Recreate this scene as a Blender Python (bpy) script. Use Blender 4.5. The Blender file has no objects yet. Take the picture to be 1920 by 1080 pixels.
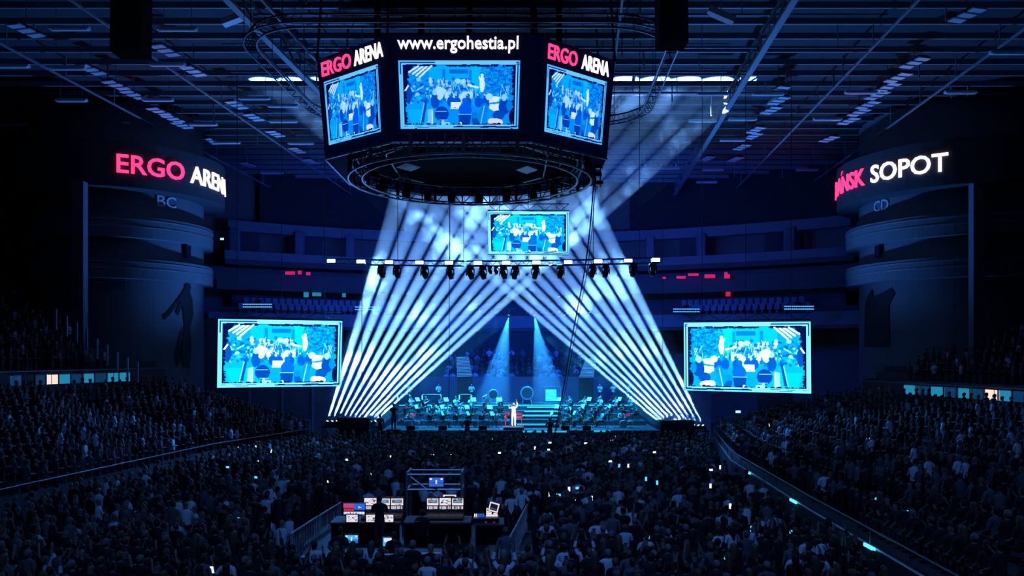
import bpy, bmesh, math, random
import numpy as np
from mathutils import Vector, Matrix
R = math.radians
random.seed(7); rng = np.random.default_rng(11)
S = bpy.context.scene
COL = S.collection

# ------------------------------------------------------------------ camera, world, exposure
F, CX, HZ, EYE = 1500.0, 960.0, 660.0, 7.3          # focal length in pixels, horizon row, camera height (m)
def P(px, py, Y):                                    # photograph direction + real distance -> point in the arena
    return Vector(((px - CX) * Y / F, Y, EYE + (HZ - py) * Y / F))
def PZ(px, py, z):                                   # the same, at a known height
    Y = (EYE - z) * F / (py - HZ)
    return Vector(((px - CX) * Y / F, Y, z))
cam_d = bpy.data.cameras.new('camera'); cam = bpy.data.objects.new('camera', cam_d); COL.objects.link(cam)
cam_d.sensor_width = 36; cam_d.lens = 36 * F / 1920; cam_d.shift_y = (HZ - 540) / 1920; cam_d.clip_end = 400
cam.location = (0, 0, EYE); cam.rotation_euler = (R(90), 0, 0); S.camera = cam
S.view_settings.view_transform = 'Standard'; S.view_settings.look = 'None'
S.view_settings.exposure = 0.0; S.view_settings.gamma = 1.0; S.view_settings.use_curve_mapping = False
W = bpy.data.worlds.new('arena_air'); S.world = W; W.use_nodes = True
W.node_tree.nodes['Background'].inputs[0].default_value = (0.07, 0.22, 1.0, 1)
W.node_tree.nodes['Background'].inputs[1].default_value = 0.0035
S.cycles.use_denoising = True
S.cycles.max_bounces = 3; S.cycles.diffuse_bounces = 2; S.cycles.glossy_bounces = 2; S.cycles.volume_bounces = 0
S.cycles.transparent_max_bounces = 8; S.cycles.sample_clamp_indirect = 2.0
S.cycles.caustics_reflective = False; S.cycles.caustics_refractive = False

def lamp(name, kind, loc, target, color, energy, parent=None, **kw):
    l = bpy.data.lights.new(name, kind); l.color = color; l.energy = energy
    for k, v in kw.items(): setattr(l, k, v)
    o = bpy.data.objects.new(name, l); COL.objects.link(o); o.location = loc
    o.rotation_euler = (Vector(target) - Vector(loc)).to_track_quat('-Z', 'Y').to_euler()
    if parent: o.parent = parent; o.matrix_parent_inverse = parent.matrix_basis.inverted()
    return o
# stage washes: the rig over the stage throws blue down on the players and out over the hall; fill lamps added
lamp('stage_wash_light', 'AREA', (-5, 61.5, 14), (-4.5, 63.5, 2), (.02, .40, 1), 3500, shape='RECTANGLE', size=8, size_y=.6, spread=R(75))
lamp('stage_wash_light', 'AREA', (5, 61.5, 14), (5, 63.5, 2), (.02, .40, 1), 3500, shape='RECTANGLE', size=8, size_y=.6, spread=R(75))
lamp('stage_front_light', 'SPOT', (-3, 51.4, 13.2), (-4.5, 62, 2.5), (.02, .40, 1), 12000, spot_size=R(34), spot_blend=.8, shadow_soft_size=.2)
lamp('stage_front_light', 'SPOT', (3, 51.4, 13.2), (5, 62, 2.5), (.02, .40, 1), 12000, spot_size=R(34), spot_blend=.8, shadow_soft_size=.2)
lamp('roof_fill_light', 'SPOT', (-13, 63, 3.0), (-21, 50, 26), (.05, .26, 1), 18000, spot_size=R(95), spot_blend=.9, shadow_soft_size=.4)  # added pair of uplights, only to brighten roof steel and fittings
lamp('roof_fill_light', 'SPOT', (14, 63, 3.0), (22, 50, 26), (.05, .26, 1), 18000, spot_size=R(95), spot_blend=.9, shadow_soft_size=.4)
lamp('backdrop_fill_light', 'AREA', (0, 63, 15), (0, 82, 11), (.0, .07, 1), 4500, shape='RECTANGLE', size=24, size_y=.6)  # added unseen strip that lifts the blue on the rear wall
lamp('hall_wash_light', 'SPOT', (-9, 52.2, 13.2), (-17, 40, 2), (.04, .28, 1), 9000, spot_size=R(100), spot_blend=1, shadow_soft_size=.3)
lamp('hall_wash_light', 'SPOT', (9, 52.2, 13.2), (14, 40, 2), (.04, .28, 1), 9000, spot_size=R(100), spot_blend=1, shadow_soft_size=.3)
lamp('crowd_fill_light', 'SPOT', (-5, 6, 24), (-7, 30, 0), (.10, .30, 1), 4800, spot_size=R(80), spot_blend=1, shadow_soft_size=.5)  # added overhead fill pair that brightens the backs of the near crowd
lamp('crowd_fill_light', 'SPOT', (7, 6, 24), (9, 30, 0), (.10, .30, 1), 4800, spot_size=R(80), spot_blend=1, shadow_soft_size=.5)
lamp('conductor_spot_light', 'SPOT', (2.5, 51.3, 13.2), (.1, 59.45, 2.6), (1, .80, .82), 75000, spot_size=R(8), spot_blend=.6, shadow_soft_size=.1)

# ------------------------------------------------------------------ materials
def mat(name, col, rough=.6, metal=0., emit=None, strength=1., noise=0., scale=3., spec=.5, sample=None):
    m = bpy.data.materials.new(name); m.use_nodes = True; nt = m.node_tree; b = nt.nodes['Principled BSDF']
    b.inputs['Base Color'].default_value = (*col, 1); b.inputs['Roughness'].default_value = rough
    b.inputs['Metallic'].default_value = metal; b.inputs['Specular IOR Level'].default_value = spec
    if emit:
        b.inputs['Emission Color'].default_value = (*emit, 1); b.inputs['Emission Strength'].default_value = strength
        m.cycles.emission_sampling = sample or 'AUTO'
    if noise:
        tc = nt.nodes.new('ShaderNodeTexCoord'); n = nt.nodes.new('ShaderNodeTexNoise'); n.inputs['Scale'].default_value = scale
        n.inputs['Detail'].default_value = 4; nt.links.new(tc.outputs['Object'], n.inputs['Vector'])
        r = nt.nodes.new('ShaderNodeMixRGB'); r.blend_type = 'MIX'
        r.inputs[1].default_value = (*[c * (1 - noise) for c in col], 1); r.inputs[2].default_value = (*[min(1, c * (1 + noise)) for c in col], 1)
        nt.links.new(n.outputs[0], r.inputs[0]); nt.links.new(r.outputs[0], b.inputs['Base Color'])
    return m
M = dict(
    floor=mat('hall_floor_paint', (.05, .05, .055), .5, noise=.3, scale=.6),
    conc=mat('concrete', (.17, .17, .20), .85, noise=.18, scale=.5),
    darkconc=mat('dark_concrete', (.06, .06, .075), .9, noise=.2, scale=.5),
    warm=mat('sign_reddened_wall', (.20, .12, .11), .85, noise=.15, scale=.8),  # reddish base colour holds the sign's red light on the wall
    curtain=mat('black_curtain', (.02, .022, .03), .95),
    roof=mat('roof_deck', (.06, .06, .07), .8, noise=.2, scale=.7),
    steel=mat('roof_steel', (.38, .385, .40), .5, .2),
    galv=mat('galvanised_steel', (.55, .57, .6), .35, .8),
    bar=mat('white_enamel', (.85, .86, .88), .35),
    strip=mat('floodlight_reflector', (.95, .96, 1.), .25),
    black=mat('black_metal', (.012, .013, .016), .45, .2),
    rub=mat('black_cable_rubber', (.008, .008, .01), .6),
    box=mat('black_speaker_box', (.010, .010, .012), .9, spec=.1),
    soot=mat('matt_black_panel', (.008, .008, .01), .95, spec=.05),
    grille=mat('speaker_grille', (.03, .03, .035), .5, .5),
    alu=mat('truss_aluminium', (.45, .47, .5), .35, .7),
    dtruss=mat('black_truss', (.015, .016, .02), .4, .3),
    led=mat('led_panel_face', (.02, .02, .03), .5, emit=(.35, .62, 1.0), strength=14),
    navy=mat('glowing_scoreboard_cladding', (.008, .009, .02), .9, spec=.08, emit=(.02, .05, .6), strength=.016),  # faint navy glow put into all side panels by emission
    edge=mat('scoreboard_edge_trim', (.55, .6, .65), .3, .3),
    red=mat('sign_red', (.5, .01, .06), .4, emit=(1.0, .035, .16), strength=2.2),
    white=mat('sign_white', (.9, .9, .9), .4, emit=(1.0, .86, .9), strength=1.5),
    paint=mat('painted_letter', (.85, .9, .95), .7),
    mural=mat('mural_black', (.012, .013, .018), .9),
    glass_glow=mat('glowing_pane', (.05, .2, .3), .2, emit=(.02, .40, .68), strength=.55),
    glass_hot=mat('warm_glowing_pane', (.5, .4, .35), .2, emit=(1., .72, .6), strength=1.1),
    glass_dim=mat('dim_glowing_pane', (.03, .06, .1), .2, emit=(.01, .12, .35), strength=.25),
    glass_dark=mat('dark_window_pane', (.01, .02, .03), .15),
    seat=mat('grey_seat_plastic', (.20, .23, .30), .6),
    tread=mat('tier_concrete', (.045, .045, .05), .9),
    rail=mat('hand_rail', (.5, .52, .56), .4, .6),
    exit=mat('exit_sign_face', (.2, .5, .4), .4, emit=(.35, .85, .9), strength=1.4),
    dot=mat('led_dot', (.1, .3, .6), .4, emit=(.08, .45, 1.), strength=1.1),
    redlamp=mat('red_lamp', (.5, .02, .08), .4, emit=(1., .02, .14), strength=.6),
    cyanlamp=mat('cyan_lamp', (.1, .5, .7), .4, emit=(.1, .75, 1.), strength=1.6),
    whitelamp=mat('white_lamp', (.9, .9, .9), .4, emit=(.95, .92, 1.), strength=2.2),
    lens=mat('beam_lens', (.8, .85, .9), .2, emit=(.7, .85, 1.), strength=3, sample='NONE'),
    bluelens=mat('blue_lens', (.1, .4, .8), .2, emit=(.15, .6, 1.), strength=6, sample='NONE'),
    phone=mat('phone_glow', (.6, .7, .8), .2, emit=(.75, .86, 1.), strength=1.5, sample='NONE'),
    phonecy=mat('phone_glow_cyan', (.1, .5, .8), .2, emit=(.1, .62, 1.), strength=1.3, sample='NONE'),
    stage=mat('stage_deck', (.035, .04, .05), .5),
    nose=mat('lit_step_nosing', (.1, .5, .6), .4, emit=(.02, .62, .85), strength=.75),
    wood=mat('instrument_wood', (.42, .18, .06), .35),
    brass=mat('instrument_brass', (.8, .58, .25), .25, .9),
    drum=mat('drum_shell', (.34, .38, .42), .3, .3),
    redpad=mat('red_padding', (.22, .008, .02), .7),
    skinm=mat('skin', (.26, .17, .14), .6),
    hair=mat('dark_hair', (.012, .010, .009), .6), fair=mat('fair_hair', (.11, .08, .05), .55), greyh=mat('grey_hair', (.18, .18, .185), .6),
    trouser=mat('dark_trousers', (.03, .033, .045), .85),
    suit=mat('black_concert_dress', (.03, .032, .04), .7),
    whitesuit=mat('white_suit', (.88, .86, .86), .7),
    paper=mat('sheet_music', (.85, .85, .82), .8),
    desk=mat('desk_top', (.06, .075, .10), .5),
    wire=mat('barrier_steel', (.62, .65, .70), .4, .2),
    dimrail=mat('dull_hand_rail', (.16, .17, .19), .5, .3),
)
def objcolor_mat(name):
    m = mat(name, (.5, .5, .5), .85); nt = m.node_tree
    oi = nt.nodes.new('ShaderNodeObjectInfo'); nt.links.new(oi.outputs['Color'], nt.nodes['Principled BSDF'].inputs['Base Color'])
    return m
M['shirt'] = objcolor_mat('shirt_cloth')
def attr_mat(name, emit):
    m = mat(name, (.02, .02, .02), .8); nt = m.node_tree; b = nt.nodes['Principled BSDF']
    a = nt.nodes.new('ShaderNodeVertexColor'); a.layer_name = 'Col'
    if emit:
        nt.links.new(a.outputs[0], b.inputs['Emission Color']); b.inputs['Emission Strength'].default_value = emit
    else: nt.links.new(a.outputs[0], b.inputs['Base Color'])
    return m
M['crowd'] = attr_mat('crowd_cloth', 0)
M['picture'] = attr_mat('screen_picture', 1.7)
M['picture_dim'] = attr_mat('scoreboard_picture', 1.25)

# ------------------------------------------------------------------ mesh builder and scene records
class MB:
    def __init__(s): s.v = []; s.f = []; s.m = []
    def poly(s, pts, faces, mi=0):
        o = len(s.v); s.v += [tuple(p) for p in pts]; s.f += [tuple(o + i for i in f) for f in faces]; s.m += [mi] * len(faces); return s
    def hexa(s, p, mi=0):       # p: 8 points, bottom ring 0-3 then top ring 4-7
        return s.poly(p, [(3, 2, 1, 0), (4, 5, 6, 7), (0, 1, 5, 4), (1, 2, 6, 5), (2, 3, 7, 6), (3, 0, 4, 7)], mi)
    def box(s, c, d, rz=0, mi=0, top=1.0):
        c = Vector(c); x, y, z = d[0] / 2, d[1] / 2, d[2] / 2; q = Matrix.Rotation(rz, 3, 'Z'); t = top
        return s.hexa([c + q @ Vector(k) for k in ((-x, -y, -z), (x, -y, -z), (x, y, -z), (-x, y, -z), (-x * t, -y * t, z), (x * t, -y * t, z), (x * t, y * t, z), (-x * t, y * t, z))], mi)
    def beam(s, a, b, w, h, up=(0, 0, 1), mi=0):
        a, b = Vector(a), Vector(b); d = (b - a).normalized(); u = Vector(up)
        if abs(d.dot(u)) > .98: u = Vector((0, 1, 0))
        x = d.cross(u).normalized() * w / 2; z = x.normalized().cross(d) * h / 2
        return s.hexa([a - x - z, a + x - z, b + x - z, b - x - z, a - x + z, a + x + z, b + x + z, b - x + z], mi)
    def tube(s, pts, r, n=6, mi=0, closed=False, r2=None):
        pts = [Vector(p) for p in pts]; L = len(pts); o = len(s.v)
        for i, p in enumerate(pts):
            if closed: d = pts[(i + 1) % L] - pts[i - 1]
            else: d = pts[min(i + 1, L - 1)] - pts[max(i - 1, 0)]
            d.normalize(); u = Vector((0, 0, 1)) if abs(d.z) < .9 else Vector((0, 1, 0))
            x = d.cross(u).normalized(); y = x.cross(d)
            rr = r if r2 is None else r + (r2 - r) * i / (L - 1)
            for k in range(n):
                a = 2 * math.pi * k / n; s.v.append(tuple(p + (x * math.cos(a) + y * math.sin(a)) * rr))
        for i in range(L if closed else L - 1):
            for k in range(n):
                j = (i + 1) % L; k2 = (k + 1) % n
                s.f.append((o + i * n + k, o + i * n + k2, o + j * n + k2, o + j * n + k)); s.m.append(mi)
        if not closed:
            s.f.append(tuple(o + k for k in range(n - 1, -1, -1))); s.f.append(tuple(o + (L - 1) * n + k for k in range(n))); s.m += [mi, mi]
        return s
    def lathe(s, prof, c=(0, 0, 0), axis='Z', n=16, mi=0, rot=None):
        c = Vector(c); o = len(s.v); L = len(prof)
        for r, h in prof:
            for k in range(n):
                a = 2 * math.pi * k / n; p = Vector((r * math.cos(a), r * math.sin(a), h))
                if axis == 'Y': p = Vector((p.x, -p.z, p.y))
                if axis == 'X': p = Vector((p.z, p.y, -p.x))
                if rot is not None: p = rot @ p
                s.v.append(tuple(c + p))
        for i in range(L - 1):
            for k in range(n):
                k2 = (k + 1) % n; s.f.append((o + i * n + k, o + i * n + k2, o + (i + 1) * n + k2, o + (i + 1) * n + k)); s.m.append(mi)
        s.f.append(tuple(o + k for k in range(n - 1, -1, -1))); s.f.append(tuple(o + (L - 1) * n + k for k in range(n))); s.m += [mi, mi]
        return s
    def mesh(s, name, mats, smooth=False):
        me = bpy.data.meshes.new(name); me.from_pydata(s.v, [], s.f)
        for m in (mats if isinstance(mats, (list, tuple)) else [mats]): me.materials.append(M[m] if isinstance(m, str) else m)
        me.polygons.foreach_set('material_index', s.m)
        if smooth: me.polygons.foreach_set('use_smooth', [True] * len(s.f))
        me.update(); return me
    def build(s, name, mats, parent=None, smooth=False, **kw): return link(name, s.mesh(name, mats, smooth), parent, **kw)
def link(name, me, parent=None, loc=None, rot=None, **kw):
    o = bpy.data.objects.new(name, me); COL.objects.link(o)
    if loc is not None: o.location = loc
    if rot is not None: o.rotation_euler = rot
    if parent is not None: o.parent = parent
    for k, v in kw.items(): o[k] = v
    return o
def thing(name, label, cat, loc=(0, 0, 0), rz=0, group=None):
    o = link(name, None, None, loc, (0, 0, rz), label=label, category=cat)
    if group: o['group'] = group
    return o
def tag(o, label, cat, group=None):
    o['label'] = label; o['category'] = cat
    if group: o['group'] = group
    return o
def dup(o, loc=None, rot=None, label=None, group=None, parent=None):
    c = o.copy(); COL.objects.link(c)
    if parent is not None: c.parent = parent
    if loc is not None: c.location = loc
    if rot is not None: c.rotation_euler = rot
    if label: c['label'] = label
    if group: c['group'] = group
    for ch in list(o.children): dup(ch, parent=c)
    return c
def struct(o): o['kind'] = 'structure'; return o
ORD = 'first second third fourth fifth sixth seventh eighth ninth tenth eleventh twelfth thirteenth fourteenth fifteenth sixteenth seventeenth eighteenth nineteenth twentieth'.split()
def nth(i): return ORD[i] if i < 20 else 'twenty-' + ORD[i - 20] if i < 29 else str(i + 1) + 'th'
def lerp(a, b, t): return a + (b - a) * t
def polyline(pts, t):        # t in 0..1 along a list of points (by index)
    k = t * (len(pts) - 1); i = min(int(k), len(pts) - 2); return Vector(pts[i]).lerp(Vector(pts[i + 1]), k - i)
AX = Vector((.083, 1, 0)).normalized()      # the long axis of the hall

# ------------------------------------------------------------------ shell: floor, roof, walls
ROOF = 25.6
struct(MB().box((0, 44, -.15), (120, 100, .3)).build('floor', 'floor'))
struct(MB().box((0, 44, ROOF + .15), (130, 100, .3)).build('ceiling', 'roof'))
def arcY(X, far): return far - (X / 24.) ** 2 * 7
def arc_strip(far, x0, x1, z0, z1, th, n=24):
    b = MB(); p = []
    for i in range(n + 1):
        X = lerp(x0, x1, i / n); Y = arcY(X, far); p.append((X, Y))
    v = [(x, y, z) for z in (z0, z1) for (x, y) in p] + [(x, y + th, z) for z in (z0, z1) for (x, y) in p]; m = n + 1; f = []
    for i in range(n):
        f += [(i, i + 1, m + i + 1, m + i), (m + i, m + i + 1, 3 * m + i + 1, 3 * m + i), (2 * m + i + 1, 2 * m + i, 3 * m + i, 3 * m + i + 1), (i + 1, i, 2 * m + i, 2 * m + i + 1)]
    f += [(0, m, 3 * m, 2 * m), (n, 2 * m + n, 3 * m + n, m + n)]
    return b.poly(v, f)
struct(arc_strip(88, -34, 34, 0, ROOF, .4).build('wall_back', 'warm'))
for s, x0, x1 in ((-1, -25, -11.5), (1, 12.5, 30.5)):
    tag(arc_strip(86.8, x0, x1, 19.9, ROOF - .4, .15).build('black_drape', 'curtain'), 'black drape covering the upper rear wall beside the %s round tower' % ('left' if s < 0 else 'right'), 'drape')
struct(MB().box((-48, 66, 12.5), (38, .4, 26), R(8)).build('wall_left', 'darkconc'))
struct(MB().box((52, 68, 12.5), (38, .4, 26), R(-8)).build('wall_right', 'darkconc'))
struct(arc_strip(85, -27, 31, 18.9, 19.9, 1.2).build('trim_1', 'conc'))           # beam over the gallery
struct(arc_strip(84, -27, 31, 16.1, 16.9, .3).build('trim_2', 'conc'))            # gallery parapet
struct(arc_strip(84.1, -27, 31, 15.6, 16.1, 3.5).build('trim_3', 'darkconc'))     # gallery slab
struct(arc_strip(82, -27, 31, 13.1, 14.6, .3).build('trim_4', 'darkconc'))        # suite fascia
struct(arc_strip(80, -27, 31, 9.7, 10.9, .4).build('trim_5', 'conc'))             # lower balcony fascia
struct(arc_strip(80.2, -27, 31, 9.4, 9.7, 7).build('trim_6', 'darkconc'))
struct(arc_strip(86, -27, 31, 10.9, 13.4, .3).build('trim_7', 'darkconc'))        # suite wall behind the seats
for i, px in enumerate((478, 576, 660, 1218, 1306, 1442, 1540)):
    X = (px - CX) * 82 / F; Y = arcY(X, 84.6)
    struct(MB().box((X, Y, 17.9), (.75, .75, 2.4)).build('gallery_column', 'conc'))
    struct(MB().box((X, arcY(X, 86.4), 17.9), (3.4, .2, 2.0)).build('wall_panel', 'darkconc')) if i in (0, 1, 4, 5) else None
# raked seats on the lower balcony, in two rows each side
seat_me = MB()
seat_me.box((0, 0, .42), (.46, .44, .07)); seat_me.box((0, .24, .72), (.46, .06, .56), top=.94); seat_me.box((0, .05, .2), (.12, .2, .4))
seat_me = seat_me.mesh('stadium_seat', 'seat')
struct(arc_strip(81.4, -27, 31, 10.3, 10.9, 1.5).build('seating_tier', 'tread'))
struct(arc_strip(82.9, -27, 31, 10.3, 11.5, 1.5).build('seating_tier', 'tread'))
for s, a, b in ((-1, -25.2, -12.5), (1, 17.2, 27.5)):
    side = 'left' if s < 0 else 'right'
    for row, (far, z) in enumerate(((82.2, 10.9), (83.7, 11.5))):
        X = a
        while X < b:
            o = link('stadium_seat', seat_me, None, (X, arcY(X, far), z), (0, 0, R(-X * .8)))
            tag(o, 'empty grey seat, %s rear-balcony row above the %s screen, %s from the left' % ('lower' if row == 0 else 'upper', side, nth(int((X - a) / .58 + .5))), 'seat', '%s row of empty seats above the %s screen' % ('lower' if row == 0 else 'upper', side))
            X += .58

# ------------------------------------------------------------------ roof steel
for i in range(27):
    Y = 31 + i * 2.0
    b = MB(); b.beam((-46, Y, ROOF - .5), (46, Y, ROOF - .5), .08, .3); b.beam((-46, Y, ROOF - .67), (46, Y, ROOF - .67), .15, .05)
    struct(b.build('roof_beam', 'steel'))
for X in (-27.6, -20.5, -13.2, -11.6, 5.2, 13.2, 19, 25.8):
    b = MB(); z0, z1 = ROOF - 1.9, ROOF - .85; x0 = X - .083 * 38
    def q(Y, z, dx=0): return (x0 + AX.x / AX.y * Y + dx, Y, z)
    big = X in (-13.2, 13.2); wd = .34 if big else .11
    b.beam(q(26, z0), q(86, z0), wd, .16 if big else .1); n = 20 if big else 0
    if big: b.beam(q(26, z1), q(86, z1), .12, .12)
    else:
        for i in range(12): b.beam(q(28 + i * 5, z0), q(28 + i * 5, ROOF - .5), .05, .05)
    for i in range(n):
        ya, yb = 26 + i * 3, 29 + i * 3
        b.beam(q(ya, z0 if i % 2 else z1), q(yb, z1 if i % 2 else z0), .1, .1); b.beam(q(ya, z0), q(ya, z1), .08, .08)
    struct(b.build('roof_beam', 'steel'))
# catwalk hangers and service pipes across the roof
for i in range(60):
    X = random.uniform(-30, 34); Y = 31 + 2 * random.randrange(26); L = random.uniform(.5, 1.4)
    struct(MB().beam((X, Y, ROOF - .7), (X, Y, ROOF - .7 - L), .07, .07).build('roof_beam', 'steel'))
for i, (y, w, xo) in enumerate(((33.5, 22, -3), (36.2, 30, 4), (40.2, 26, 0), (44.5, 34, 3), (48.4, 30, -2), (52.3, 26, 5), (56.4, 34, 0))):
    struct(MB().tube([(xo - w / 2, y, ROOF - 1.35), (xo + w / 2, y, ROOF - 1.35)], .07).build('roof_beam', 'galv'))
    for k in range(9):
        x = xo - w / 2 + (k + .5) * w / 9
        struct(MB().beam((x, y, ROOF - 1.33), (x, y, ROOF - .02), .05, .05).build('roof_beam', 'galv'))
# long bar luminaires
bars = [(131, 56), (333, 57), (22, 126), (128, 130), (314, 123), (134, 190), (296, 189), (24, 236), (216, 233), (381, 235), (426, 269), (477, 186), (530, 200), (531, 229), (564, 270), (510, 326),
        (1890, 101), (1801, 175), (1614, 175), (1440, 178), (1336, 178), (1392, 225), (1317, 228), (1552, 225), (1374, 264), (1336, 320), (1514, 320), (1325, 343)]
zb = ROOF - 2.1
cnt = {}
for px, py in sorted(bars, key=lambda p: p[1]):
    Y = (zb - EYE) * F / (HZ - py); X = (px - CX) * Y / F
    side = 'left' if px < 960 else 'right'; i = cnt.get(side, 0); cnt[side] = i + 1
    t = thing('ceiling_luminaire', 'long white bar lamp under the %s half of the roof, %s from the top' % (side, nth(i)), 'ceiling light', (X, Y, zb), 0, 'bar luminaires under the %s half of the roof' % side)
    MB().hexa([(-1.0, -.16, 0), (1.0, -.16, 0), (1.0, .16, 0), (-1.0, .16, 0), (-1.0, -.1, .16), (1.0, -.1, .16), (1.0, .1, .16), (-1.0, .1, .16)]).build('housing', 'bar', t)
    MB().box((0, 0, -.02), (1.8, .2, .04)).build('diffuser', 'strip', t)
    MB().tube([(-.7, 0, .16), (-.7, 0, 1.9)], .015, 4).build('hanger', 'steel', t); MB().tube([(.7, 0, .16), (.7, 0, 1.9)], .015, 4).build('hanger', 'steel', t)
# three-strip floodlights in long rows
fl = dict(outer_left=[(49, 59), (170, 132), (217, 161), (250, 179), (297, 210), (324, 224), (341, 236), (396, 266), (464, 310)],
          inner_left=[(310, 96), (363, 135), (444, 198), (476, 221), (516, 252), (557, 283), (582, 304)],
          inner_right=[(1459, 171), (1460, 190), (1446, 208), (1417, 245), (1412, 256), (1391, 277), (1379, 300), (1325, 299)],
          outer_right=[(1813, 30), (1715, 119), (1684, 147), (1664, 165), (1645, 180), (1628, 198), (1611, 212), (1592, 228), (1555, 262)])
zf = ROOF - 1.9
for row, pts in fl.items():
    where, side = row.split('_')
    for i, (px, py) in enumerate(sorted(pts, key=lambda p: p[1])):
        Y = (zf - EYE) * F / (HZ - py); X = (px - CX) * Y / F
        t = thing('ceiling_floodlight', 'three-strip roof floodlight, %s from the top in the %s row %s of the scoreboard' % (nth(i), where, side), 'floodlight', (X, Y, zf), R(-14 if side == 'left' else 14), 'floodlights in the %s %s row' % (where, side))
        MB().box((0, 0, .16), (.62, 1.7, .16), top=.8).build('housing', 'black', t)
        tilt = Matrix.Rotation(R(25), 3, 'X')
        for k in (-1, 0, 1):
            MB().box((0, k * .62, .04), (.78, .42, .07)).build('reflector_strip', 'strip', t)
        MB().tube([(0, 0, .2), (0, 0, 1.7)], .03, 4).build('hanger', 'steel', t)

# ------------------------------------------------------------------ lettering
def text_mesh(s, mname, size=1.0, extrude=.05, bold=.022, space=1.0):
    bold *= .45
    c = bpy.data.curves.new('lettering', 'FONT'); c.body = s; c.size = size; c.extrude = extrude; c.offset = bold; c.resolution_u = 3; c.space_character = space
    o = bpy.data.objects.new('lettering', c); COL.objects.link(o); bpy.context.view_layer.update()
    dg = bpy.context.evaluated_depsgraph_get(); me = bpy.data.meshes.new_from_object(o.evaluated_get(dg))
    bpy.data.objects.remove(o); bpy.data.curves.remove(c)
    v = np.zeros(len(me.vertices) * 3); me.vertices.foreach_get('co', v); v = v.reshape(-1, 3)
    faces = [tuple(p.vertices) for p in me.polygons]; bpy.data.meshes.remove(me)
    return v, faces
def text_obj(v, faces, fn, name, mname, parent):
    me = bpy.data.meshes.new(name); me.from_pydata([tuple(fn(*p)) for p in v], [], faces); me.materials.append(M[mname]); me.update()
    return link(name, me, parent)
def fit(v, x0, x1, z0, z1, href=None):      # scale the letter outlines into a box; href = outline box to measure by
    h = v if href is None else href
    a, b = h.min(0), h.max(0); w = v.copy()
    w[:, 0] = x0 + (v[:, 0] - a[0]) / (b[0] - a[0]) * (x1 - x0); w[:, 1] = z0 + (v[:, 1] - a[1]) / (b[1] - a[1]) * (z1 - z0); return w

# ------------------------------------------------------------------ the round towers
def tower(side, C, rt, rb, rm, word_runs, code, code_phi):
    cx, cy = C; sg = -1 if side == 'left' else 1
    th0 = math.atan2(-cy, -cx)                      # direction towards the camera side
    def cyl(r, z0, z1, n=56, arc=(-115, 115)):
        b = MB(); v = []; f = []
        for z in (z0, z1):
            for i in range(n + 1):
                a = th0 + R(lerp(arc[0], arc[1], i / n)); v.append((cx + r * math.cos(a), cy + r * math.sin(a), z))
        m = n + 1; v += [(cx, cy, z0), (cx, cy, z1)]
        for i in range(n): f += [(i, i + 1, m + i + 1, m + i), (i + 1, i, 2 * m), (m + i, m + i + 1, 2 * m + 1)]
        f += [(0, m, 2 * m + 1, 2 * m), (n, 2 * m, 2 * m + 1, m + n)]
        return b.poly(v, f)
    t = thing('round_tower', 'round concrete corner tower on the %s with balcony bands and the letters %s' % (side, code), 'tower', (0, 0, 0))
    t['kind'] = 'thing'
    cyl(rt, 0, ROOF - .5).build('tower_wall', 'conc', t, smooth=False)
    cyl(rb, 18.75, 21.9).build('sign_band', 'darkconc', t)
    for z0, z1 in ((15.4, 16.9), (12.5, 13.9)):
        cyl(rm, z0, z1).build('balcony_band', 'conc', t); cyl(rm + .06, z1 - .28, z1 - .22).build('band_rail', 'rail', t); cyl(rm + .04, (z0 + z1) / 2 - .02, (z0 + z1) / 2 + .04).build('band_rail', 'rail', t)
    for z in (14.35,):
        a = th0 + R(sg * -46); p = Vector((cx + (rt + .05) * math.cos(a), cy + (rt + .05) * math.sin(a), z + .5)); MB().box(p, (.5, .5, .9), a).build('tower_window', 'glass_dark', t)
    def on(r):
        def fn(x, y, z):                            # x = metres along the arc to the viewer's right of the facing line, y = height
            a = th0 + x / r; return (cx + (r + .05 + z) * math.cos(a), cy + (r + .05 + z) * math.sin(a), y)
        return fn
    sign = thing('arena_sign', 'glowing %s letter sign wrapped round the top of the %s tower' % (' '.join(w for w, *_ in word_runs), side), 'sign')
    for w, m, phi0, phi1, z0, z1, acc in word_runs:
        v, f = text_mesh(w, m, 1.0, .05, .03); ref, _ = text_mesh('E', m, 1, .05, .03)
        v2 = v.copy(); a, b = v.min(0), v.max(0); ra, rb2 = ref.min(0), ref.max(0)
        v2[:, 0] = R(phi0) * rb + (v[:, 0] - a[0]) / (b[0] - a[0]) * R(phi1 - phi0) * rb
        v2[:, 1] = z0 + (v[:, 1] - ra[1]) / (rb2[1] - ra[1]) * (z1 - z0)
        o = text_obj(v2, f, on(rb), 'lettering', m, sign)
        o['label'] = '%s letters of %s' % ('red' if m == 'red' else 'white', w)
        if acc:
            xa = R(acc) * rb; fn = on(rb)
            MB().poly([fn(*p) for p in ((xa - .14, z1 + .1, .05), (xa + .02, z1 + .1, .05), (xa + .26, z1 + .42, .05), (xa + .02, z1 + .42, .05))], [(0, 1, 2, 3)]).build('accent_mark', m, sign)
    v, f = text_mesh(code, 'paint', 1.0, .02, .02); w = .8 * 1.0
    v = fit(v, R(code_phi) * rt - .75, R(code_phi) * rt + .75, 17.9, 18.72)
    so = thing('tower_letter_sign', 'pale painted letters %s on the wall of the %s tower' % (code, side), 'sign'); text_obj(v, f, on(rt), 'lettering', 'paint', so)
    return on(rt), t
onL, tL = tower('left', (-30, 62), 5.7, 7.3, 6.4,
                [('ERGO', 'red', -4, 32, 19.7, 20.97, None), ('ARENA', 'white', 36, 80, 19.7, 20.97, None)], 'BC', 29)
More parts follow.
